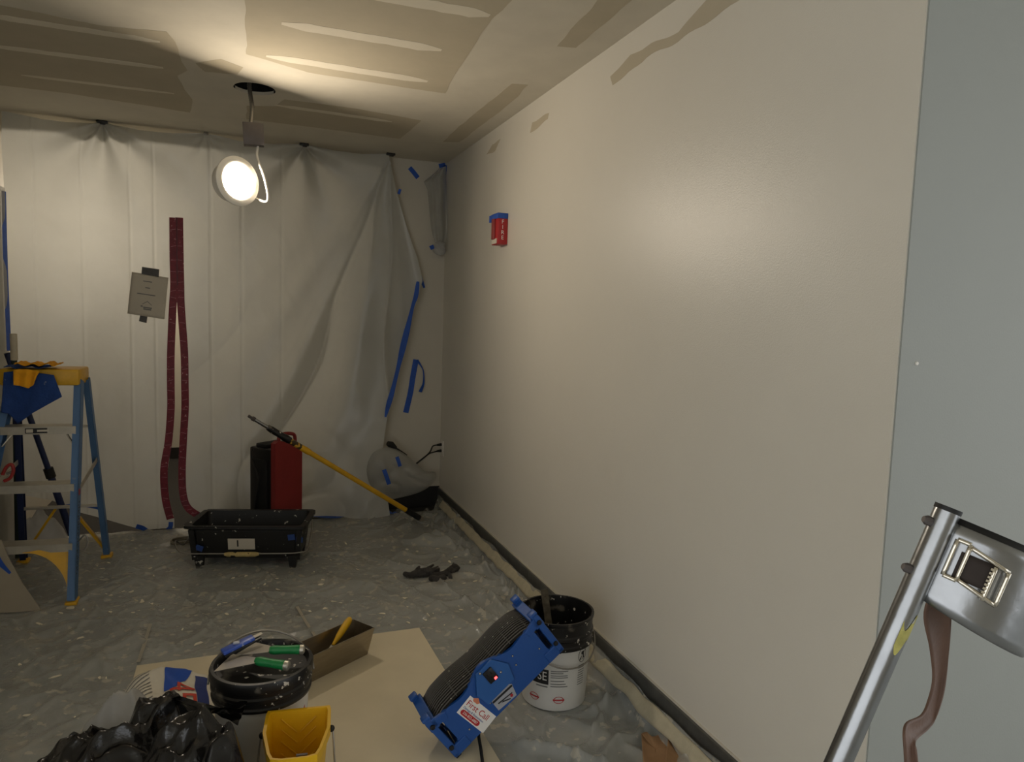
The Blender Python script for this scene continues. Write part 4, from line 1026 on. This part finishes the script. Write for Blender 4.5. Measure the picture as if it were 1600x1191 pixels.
build('red_band', MB().add([S1 @ V((x_*.052-.012+ (.009 if x_>0 else -.009)*math.cos(a), -.021+.009*math.sin(a), .0005)) for x_, a in [(1, math.radians(-90+22.5*k)) for k in range(9)]+[(-1, math.radians(90-22.5*k)) for k in range(9)]], [tuple(range(18))]) if False else
      MB().add([S1 @ V((-.012+.036+.009*math.cos(math.radians(-90+22.5*k)), -.021+.009*math.sin(math.radians(-90+22.5*k)), .0005)) for k in range(9)]+[S1 @ V((-.012-.036+.009*math.cos(math.radians(90+22.5*k)), -.021+.009*math.sin(math.radians(90+22.5*k)), .0005)) for k in range(9)], [tuple(range(18))]), M_ink_red, st1, 0)
build('phone_number', MB().text('336-822-6887', .0125, S1 @ Matrix.Translation((-.012, -.021, .0008)), .0002), M_sticker, st1, 0)
build('house_mark', MB().add([S1 @ V(p) for p in ((-.05, .034, .0006), (-.034, .044, .0006), (-.018, .034, .0006), (-.024, .026, .0006), (-.044, .026, .0006))], [(0, 1, 2, 3, 4)]), M_ink_orange, st1, 0)
S2 = facef(-.006, -.052, math.radians(-4), .0009)
st2 = build('sticker', MB().add([S2 @ V(p) for p in ((-.042, -.032, 0), (.036, -.034, 0), (.044, .012, 0), (.022, .032, 0), (-.02, .034, 0), (-.044, .012, 0))], [tuple(range(6))]), M_silver, fan, 0)
st2['label'] = 'silver sticker with black emblem'
mb = MB()
for pl_ in (((-.043, .002), (.042, .004), (.042, .012), (-.043, .010)), ((-.012, .022), (.012, .022), (.006, .029), (-.006, .029)), ((-.03, -.008), (.03, -.012), (.028, -.016), (-.03, -.013)), ((-.02, -.016), (.012, -.030), (.014, -.026), (-.012, -.014))):
    mb.add([S2 @ V((a, b, .0005)) for a, b in pl_], [(0, 1, 2, 3)])
build('emblem', mb, M_ink_black, st2, 0)
build('emblem_dot', MB().add([S2 @ V((.022+.006*math.cos(k*.785), -.021+.006*math.sin(k*.785), .0007)) for k in range(8)], [tuple(range(8))]), M_ink_red, st2, 0)
for q in ((-.03, .012), (-.055, -.035), (.09, .0), (.10, .035), (-.16, -.05), (.185, -.02)):
    build('screw', MB().sphere((q[0], y0+.002, q[1]), .004, 8, 6), M_alu_s, fan)
cpath = smooth_path([FM @ V((-.13, 0, z0)), FM @ V((-.13, 0, z0-.03)), onz(748, 1150, .05), onz(752, 1176, .03), onz(755, 1215, .03), onz(745, 1260, .03)])
build('power_cord', MB().tube(cpath, .006, 8), M_rubber, fan, 180, world=True)

# ------------------------------------------------------------------ yellow pail
zr = .29
ya, yb = onz(420, 1112, zr), onz(514, 1103, zr)
yx = (yb-ya); yx.z = 0; yw = yx.length; yx.normalize(); yy_ = V((yx.y, -yx.x, 0))
PLM = frame(yx, -yy_, (0, 0, 1), V(((ya.x+yb.x)/2, (ya.y+yb.y)/2, BZ)))
pail = thing('hand_pail', 'bright yellow hand pail with ribbed inner wall beside the lidded bucket', 'pail', PLM)
zr -= BZ
def shield(w, d, z, oy=0): 
    P = [(-.5, 0), (.5, 0), (.52, -.08), (.52, -.45), (.47, -.62), (.40, -.86), (.34, -.97), (.2, -1), (-.2, -1), (-.34, -.97), (-.40, -.86), (-.47, -.62), (-.52, -.45), (-.52, -.08)]
    return [V((a*w, b*d+oy, z)) for a, b in P]
rg = [shield(yw*.72, .17, 0, -.04), shield(yw*.94, .235, zr-.03, -.004), shield(yw*1.03, .25, zr-.028, .003), shield(yw*1.03, .25, zr, .003), shield(yw*.93, .235, zr, -.006), shield(yw*.90, .225, zr-.02, -.008), shield(yw*.69, .16, .006, -.045)]
m_ = len(rg[0]); fs = []
for i in range(len(rg)-1):
    for k in range(m_): fs.append((i*m_+k, i*m_+(k+1) % m_, i*m_+m_+(k+1) % m_, i*m_+m_+k))
fs += [tuple(range(m_)), tuple((len(rg)-1)*m_+k for k in range(m_))]
build('tub', MB().add([p for r_ in rg for p in r_], fs), M_yellow, pail, 40)
rbm = MB()
def iw(x, z): # inner back wall point
    k = z/(zr-.02); return V((x, -.045*(1-k)-.010*k-.002, z))
for sg in (-1, 1):
    for zz in (.10, .135, .17, .205, .235):
        rbm.tube([iw(sg*.004, zz-.03), iw(sg*.05, zz+.012)], .0022, 6)
build('grid_ribs', rbm, M_yellow, pail)
build('maker_plate', MB().box((.02, -.222, zr-.012), (.03, .008, .012)), M_greybox, pail, 0)
for sx in (-1, 1): build('pivot_knob', MB().sphere((sx*yw*.55, -.09, zr-.02), .010, 12, 8), M_rubber, pail)
hb = [V((yw*.55*math.cos(a), -.09-.03*math.sin(a), zr-.02-.20*math.sin(a))) for a in [math.pi*k/24 for k in range(25)]]
hb = [V((yw*.57, -.09, zr-.02)), V((yw*.60, -.12, zr-.08)), V((yw*.58, -.19, zr-.14)), V((.0, -.27, zr-.19)), V((-yw*.58, -.19, zr-.14)), V((-yw*.60, -.12, zr-.08)), V((-yw*.57, -.09, zr-.02))]
build('bail_wire', MB().tube(smooth_path(hb), .0028, 8), M_bulb_wire, pail, 180)

# ------------------------------------------------------------------ black trash bag and clear wrap
lobes = [(-.315, 2.07, .25, .26, .30), (-.14, 1.91, .145, .16, .41), (-.11, 1.82, .12, .16, .31), (-.055, 1.84, .07, .13, .37), (-.49, 2.22, .085, .11, .19), (-.36, 1.95, .22, .2, .22), (-.25, 2.17, .11, .13, .35)]
def bag_h(x, y):
    s_ = 0
    for cx, cy, rx, ry, hh_ in lobes:
        d = ((x-cx)/rx)**2+((y-cy)/ry)**2
        if d < 1: s_ = max(s_, hh_*(1-d)**.42)
    if s_ <= 0: return 0
    r1 = ridge(x*1.1+y*.5, y*1.4-.5*x, 2, 4.2); r2 = ridge(x+.3*y, y-x*.7, 8, 8.5); r3 = ridge(x*2, y*2, 4, 9)
    k = min(1, s_/.12)
    return max(.004, s_+k*(.05*(r1-.5)+.045*(r2-.5)+.02*(r3-.5)))
def bag_pt(u, v):
    x = -.60+.80*u; y = 1.70+.72*v; z = bag_h(x, y)
    return V((x+.02*nz(x*9, y*9, 3)*min(1, z*8), y+.03*nz(x*8, y*8, 6)*min(1, z*8), BZ+.001+z))
NU, NVb = 150, 130
hmap = [[bag_h(-.60+.80*i/NU, 1.70+.72*j/NVb) for i in range(NU+1)] for j in range(NVb+1)]
bg = thing('trash_bag', 'glossy crumpled black trash bag with paint flecks in front of the lidded bucket', 'bag', (-.2, 2.1, BZ))
build('bag_body', MB().grid(bag_pt, NU, NVb, keep=lambda i, j: max(hmap[j][i], hmap[j][i+1], hmap[j+1][i], hmap[j+1][i+1]) > 0), M_bag, bg, 180, world=True)
def flap(a, b, c, d, amp=.02):
    a, b, c, d = map(V, (a, b, c, d))
    return lambda u, v: a.lerp(b, u).lerp(d.lerp(c, u), v)+V((0, amp*math.sin(u*7+v*4), amp*nz(u*4, v*4, 3)))
f1 = flap(onz(262, 1096, .36), onz(388, 1100, .41), onz(372, 1128, .37), onz(285, 1112, .34))
build('bag_mouth', MB().grid(f1, 24, 10), M_bag, bg, 180, world=True)
build('bag_mouth', MB().grid(flap(onz(108, 1150, .16), onz(150, 1146, .17), onz(140, 1185, .14), onz(106, 1182, .12), .015), 14, 10), M_bag, bg, 180, world=True)
def wrap_pt(u, v):
    x = -.52+.38*u; y = 2.385+.17*v
    e = math.sin(math.pi*u)**.5*math.sin(math.pi*v)**.5
    z = BZ+.003+e*(.20-.03*abs(u-.4))*(1+.35*nz(x*8, y*8, 2)+.35*(ridge(x*3, y*3, 6, 3)-.5))
    return V((x+.02*nz(x*12, y*12), y, max(BZ+.002, z)))
cw = build('clear_wrap', MB().grid(wrap_pt, 50, 30), M_clearbag, None, 180); tag(cw, 'crumpled clear plastic wrap between the trash bag and the paper sack', 'plastic')

# ------------------------------------------------------------------ paper sack of setting compound
sc_ = onz(262, 1080, .05); SKM = Matrix.Translation(V((-.262, 2.76, BZ))) @ Matrix.Rotation(math.radians(8), 4, 'Z')
sk = thing('paper_sack', 'crumpled white and blue paper sack with red 45 lying on the cream board', 'sack', SKM)
def sack(u, v):
    x = -.155+.31*u; y = -.16+.32*v
    e = max(0, 1-abs(2*u-1)**3)*max(0, 1-abs(2*v-1)**4)
    z = e**.6*(.10+.02*math.sin(u*5+1)-.025*nz(x*9, y*6, 2)+.03*(ridge(x*1.5+y, y*1.2, 3, 4)-.5)*e)
    return V((x+.012*nz(y*9, x*9, 4), y+.02*nz(x*9, 2, y*4), z+.001))
def sack_at(x, y): return sack((x+.155)/.31, (y+.16)/.32)
build('sack_body', MB().grid(sack, 56, 56), M_bagpaper, sk, 180)
def decal(poly, off=.0025, n=14):
    (a, b, c, d) = [V((*p, 0)) for p in poly]
    def fn(u, v):
        q = a.lerp(b, u).lerp(d.lerp(c, u), v); p = sack_at(q.x, q.y); return p+V((0, -.001, off))
    return MB().grid(fn, n, n)
build('blue_band', decal([(-.02, -.07), (.02, -.06), (.10, .14), (.0, .15)]), M_bagblue, sk, 180)
build('blue_band', decal([(.085, -.15), (.125, -.15), (.13, .04), (.085, .06)]), mat('dark blue sack print', srgb(34, 52, 120), .6), sk, 180)
st_ = MB()
for i in range(9):
    y_ = -.10+.026*i; st_.v, st_.f = st_.v, st_.f
    d_ = decal([(-.135, y_-.05), (-.06, y_), (-.06, y_+.006), (-.135, y_-.044)], .002, 6); st_.add(d_.v, d_.f)
so = build('printed_lines', st_, M_ink_grey, sk, 180)
t4 = MB()
def tq(p): return (.0+p[1]*.9, -.03-p[0]*.9)
for q in (((.0, .028), (.0, .040), (.062, .040), (.062, .028)), ((.040, .0), (.040, .092), (.054, .092), (.054, .0)), ((.0, .036), (.010, .030), (.052, .088), (.040, .092)),
          ((.080, .046), (.080, .092), (.092, .092), (.092, .046)), ((.080, .080), (.080, .092), (.128, .092), (.128, .080)), ((.080, .044), (.080, .056), (.120, .056), (.120, .044)), ((.114, .006), (.114, .052), (.128, .046), (.128, .010)), ((.080, .0), (.080, .012), (.120, .012), (.120, .0))):
    d_ = decal([tq(p) for p in q], .0045, 6); t4.add(d_.v, d_.f)
_nb = build('number_print', t4, mat('orange red print', srgb(206, 66, 46), .6), sk, 180); _nb['kind'] = 'stuff'

# ------------------------------------------------------------------ kraft paper scraps by the right wall
def scrap(tab, z, label, curl):
    pts = [onz(a, b, z) for a, b in tab]; c_ = sum(pts, V())/len(pts); rim = smooth_path(pts+[pts[0]], 5)[:-1]; n = len(rim)
    def fn(u, v):
        e = rim[int(u*n) % n]; p = c_.lerp(e, max(.01, v)); p = p.copy(); p.z = z+curl*v*v*(.7+.4*nz(e.x*5, e.y*5, 1))+.006*nz(p.x*18, p.y*18); p.z = max(p.z, .014); return p
    o = build('kraft_scrap', MB().grid(fn, n, 10), M_kraft, None, 180, solid=.0012); return tag(o, label, 'paper')
scrap([(1002, 1150), (1010, 1148), (1020, 1155), (1038, 1147), (1044, 1150), (1050, 1195), (1030, 1225), (1008, 1210)], .03, 'torn brown kraft paper scrap lying flat beside the taped baseboard', .01)
scrap([(1044, 1160), (1053, 1143), (1062, 1148), (1082, 1180), (1096, 1215), (1060, 1230), (1040, 1205)], .05, 'darker pointed brown paper piece propped against the taped baseboard', .02)

# ------------------------------------------------------------------ dried mud flakes scattered on the film
flk = []
for v_ in range(5):
    n = 7+v_; mb = MB(); pts = [V((math.cos(2*math.pi*k/n)*(.5+.5*random.random())*1.1, math.sin(2*math.pi*k/n)*(.4+.6*random.random())*.7, 0)) for k in range(n)]
    mb.prism(pts, (0, 0, .12)); me = build('mud_flake', mb, M_chip, None, 0); flk.append(me.data); bpy.data.objects.remove(me)
spots = [(600, 130+870), (435, 812+110), (352, 942), (342, 945), (222, 940), (230, 942), (242, 945), (285, 984), (310, 1006), (238, 1018), (108, 1113), (122, 1118), (45, 1118), (55, 1123), (85, 1058), (160, 1060), (345, 925), (735, 878), (725, 912), (778, 897), (668, 962), (664, 968), (775, 942), (702, 878), (652, 862), (430, 905), (415, 890), (640, 892), (618, 905), (610, 895), (615, 900), (505, 905), (470, 900), (540, 850), (600, 840), (650, 850), (665, 845), (690, 820), (720, 850), (590, 915), (585, 935), (600, 945), (630, 935), (520, 940), (545, 905), (560, 890), (240, 900), (205, 925), (170, 930), (110, 950), (95, 958), (60, 975), (1035, 0)]
spots = [s_ for s_ in spots if s_[1] > 780]
for _ in range(210):
    spots.append((random.uniform(20, 760), random.triangular(815, 1080, 860)))
k_ = 0
for (px, py) in spots:
    p = onz(px, py, .004)
    if p.x < -1.25 or p.x > 1.30 or p.y > 5.0: continue
    if -.45 < p.x < .86 and p.y < 3.2: continue
    if abs(p.x-.05) < .42 and 4.1 < p.y < 5: continue
    o = bpy.data.objects.new('mud_flake', flk[k_ % 5]); C.objects.link(o); k_ += 1
    s_ = random.choice((.008, .010, .013, .017, .022)) if k_ > 50 else random.uniform(.016, .032)
    o.location = (p.x, p.y, .0035); o.scale = (s_, s_*random.uniform(.5, 1), .02); o.rotation_euler = (0, 0, random.uniform(0, 6.3))
    tag(o, 'small pale flake of dried mud lying on the floor film', 'mud flake', 'dried mud flakes scattered over the floor film')

# ------------------------------------------------------------------ drywall stilt in the foreground
YT = .62
st0 = ony(1481, 797, YT); st1_ = ony(1310, 1191, YT+.03)
sd = (st1_-st0).normalized(); foot = st0+sd*((st0.z-.03)/-sd.z)
stl = thing('drywall_stilt', 'shiny aluminium drywall stilt with calf band, buckle and brown strap', 'stilt', V((foot.x, foot.y, 0)))
TR = .0155
build('leg_tube', MB().tube([st0, st0-sd*-.001, foot], TR, 28), M_alu_s, stl, 40, world=True)
build('tube_cap', MB().tube([st0-sd*.004, st0+sd*.002], TR*1.04, 28), M_rubber, stl, world=True)
ax = -sd; sr = (RT-ax*RT.dot(ax)).normalized(); fw = ax.cross(sr).normalized()
if fw.dot(FW) < 0: fw = -fw      # away from the camera
build('collar', MB().tube([st0+sd*.47, st0+sd*.53], TR*1.35, 24), M_alu, stl, world=True)
build('cross_stud', MB().tube([st0+sd*.455+sr*.0, st0+sd*.455+sr*.05], .009, 14), M_alu_s, stl, world=True)
for dd in (.022, .088):
    b0 = st0+sd*dd-sr*(TR-.003)
    build('bolt', MB().tube([b0, b0-sr*.008, b0-sr*.012], [.006, .0065, .004], 8), M_greybox, stl, world=True)
sc0 = st0+sd*.168+fw*-(TR-.0006)+sr*.005
build('sticker_scrap', MB().grid(lambda u, v: st0+sd*(.150+.034*v+.012*math.sin(6*u))+sr*(TR*1.03)*math.sin(-.3+1.3*u)-fw*(TR*1.03)*math.cos(-.3+1.3*u), 12, 8), mat('yellowed sticker', srgb(178, 172, 96), .6, var=.3, vscale=60, speck=[(70, .58, .04, srgb(200, 200, 190))]), stl, 180, world=True)
# calf band: arc of sheet aluminium round an axis parallel to the tube
BR = .10; bc = st0+sr*(TR+BR*.72)+fw*(BR*.62)
def band(u, v, off=0, h0=.012, h1=.118, a0=-2.45, a1=.75):
    a = a0+(a1-a0)*u; hh_ = h0+(h1-h0)*v
    wv_ = (.012*math.sin(math.pi*u))*(1 if v > .5 else -.3)
    return bc+(sr*math.cos(a)+fw*math.sin(a))*(BR+off)+sd*(hh_+wv_+.018*u*1.0)
bd = build('calf_band', MB().grid(lambda u, v: band(u, v), 48, 8), M_alu_s, stl, 180, world=True, solid=.0022)
build('band_padding', MB().grid(lambda u, v: band(u, v, -.006, .004, .11), 40, 6), M_rubber, bd, 180, world=True, solid=.004)
def bpos(s_, h_, o_): # s = arc length along the front of the band from the tube
    a = -2.35+s_/BR; return bc+(sr*math.cos(a)+fw*math.sin(a))*(BR+o_)+sd*h_, (-sr*math.sin(a)+fw*math.cos(a)), (sr*math.cos(a)+fw*math.sin(a))
bk = MB()
def bar(s0, h0, s1, h1, r):
    bk.tube([bpos(s0+(s1-s0)*k/6, h0+(h1-h0)*k/6, .008)[0] for k in range(7)], r, 10)
for (sA, hA, sB, hB) in ((.004, .030, .004, .078), (.018, .030, .018, .078), (.048, .044, .048, .088), (.062, .044, .062, .088)): bar(sA, hA, sB, hB, .0028)
bar(.004, .030, .018, .030, .0028); bar(.004, .078, .018, .078, .0028); bar(.018, .033, .062, .044, .0028); bar(.018, .076, .062, .088, .0028)
build('buckle', bk, M_chrome, stl, 180, world=True)
tt = MB()
for k in range(8):
    p, tn, rd = bpos(.046, .048+.005*k, .009); tt.box(p, (.006, .003, .0028), Matrix((tn, rd, sd)).transposed())
build('buckle_teeth', tt, M_chrome, stl, 0, world=True)
build('buckle_strap', MB().grid(lambda u, v: bpos(.012+.04*u, .042+.034*v, .004)[0], 8, 4), mat('dark webbing', srgb(52, 44, 40), .8), stl, 180, world=True, solid=.003)
# brown strap hanging below the band
o1 = [(515, 385), (455, 545), (480, 700), (492, 830), (470, 930), (440, 990), (380, 1020), (365, 1060), (368, 1130), (374, 1230)]
o2 = [(572, 400), (570, 560), (560, 720), (540, 880), (505, 1000), (474, 1048), (425, 1090), (416, 1110), (420, 1150), (430, 1230)]
cv = lambda p: (1280+p[0]/2.7625, 760+p[1]/2.7625)
o1 = smooth_path([V((*cv(p), 0)) for p in o1], 6); o2 = smooth_path([V((*cv(p), 0)) for p in o2], 6)
def strap_pt(u, v):
    k = min(len(o1)-1, int(round(v*(len(o1)-1)))); q = o1[k].lerp(o2[k], u)
    return ony(q.x, q.y, YT+.045+.02*math.sin(v*5)+.006*math.sin(math.pi*u))
build('strap', MB().grid(strap_pt, 8, len(o1)-1), M_leather, stl, 180, world=True, solid=.003)
# lower end on the floor
build('foot_plate', MB().box((foot.x, foot.y, .012), (.10, .26, .018), bev=.005), M_alu, stl, world=True)
build('sole', MB().box((foot.x, foot.y, .0035), (.105, .265, .007), bev=.002), M_rubber, stl, world=True)
build('ankle_joint', MB().sphere((foot.x, foot.y, .04), (.026, .026, .03), 16, 10), M_alu, stl, world=True)
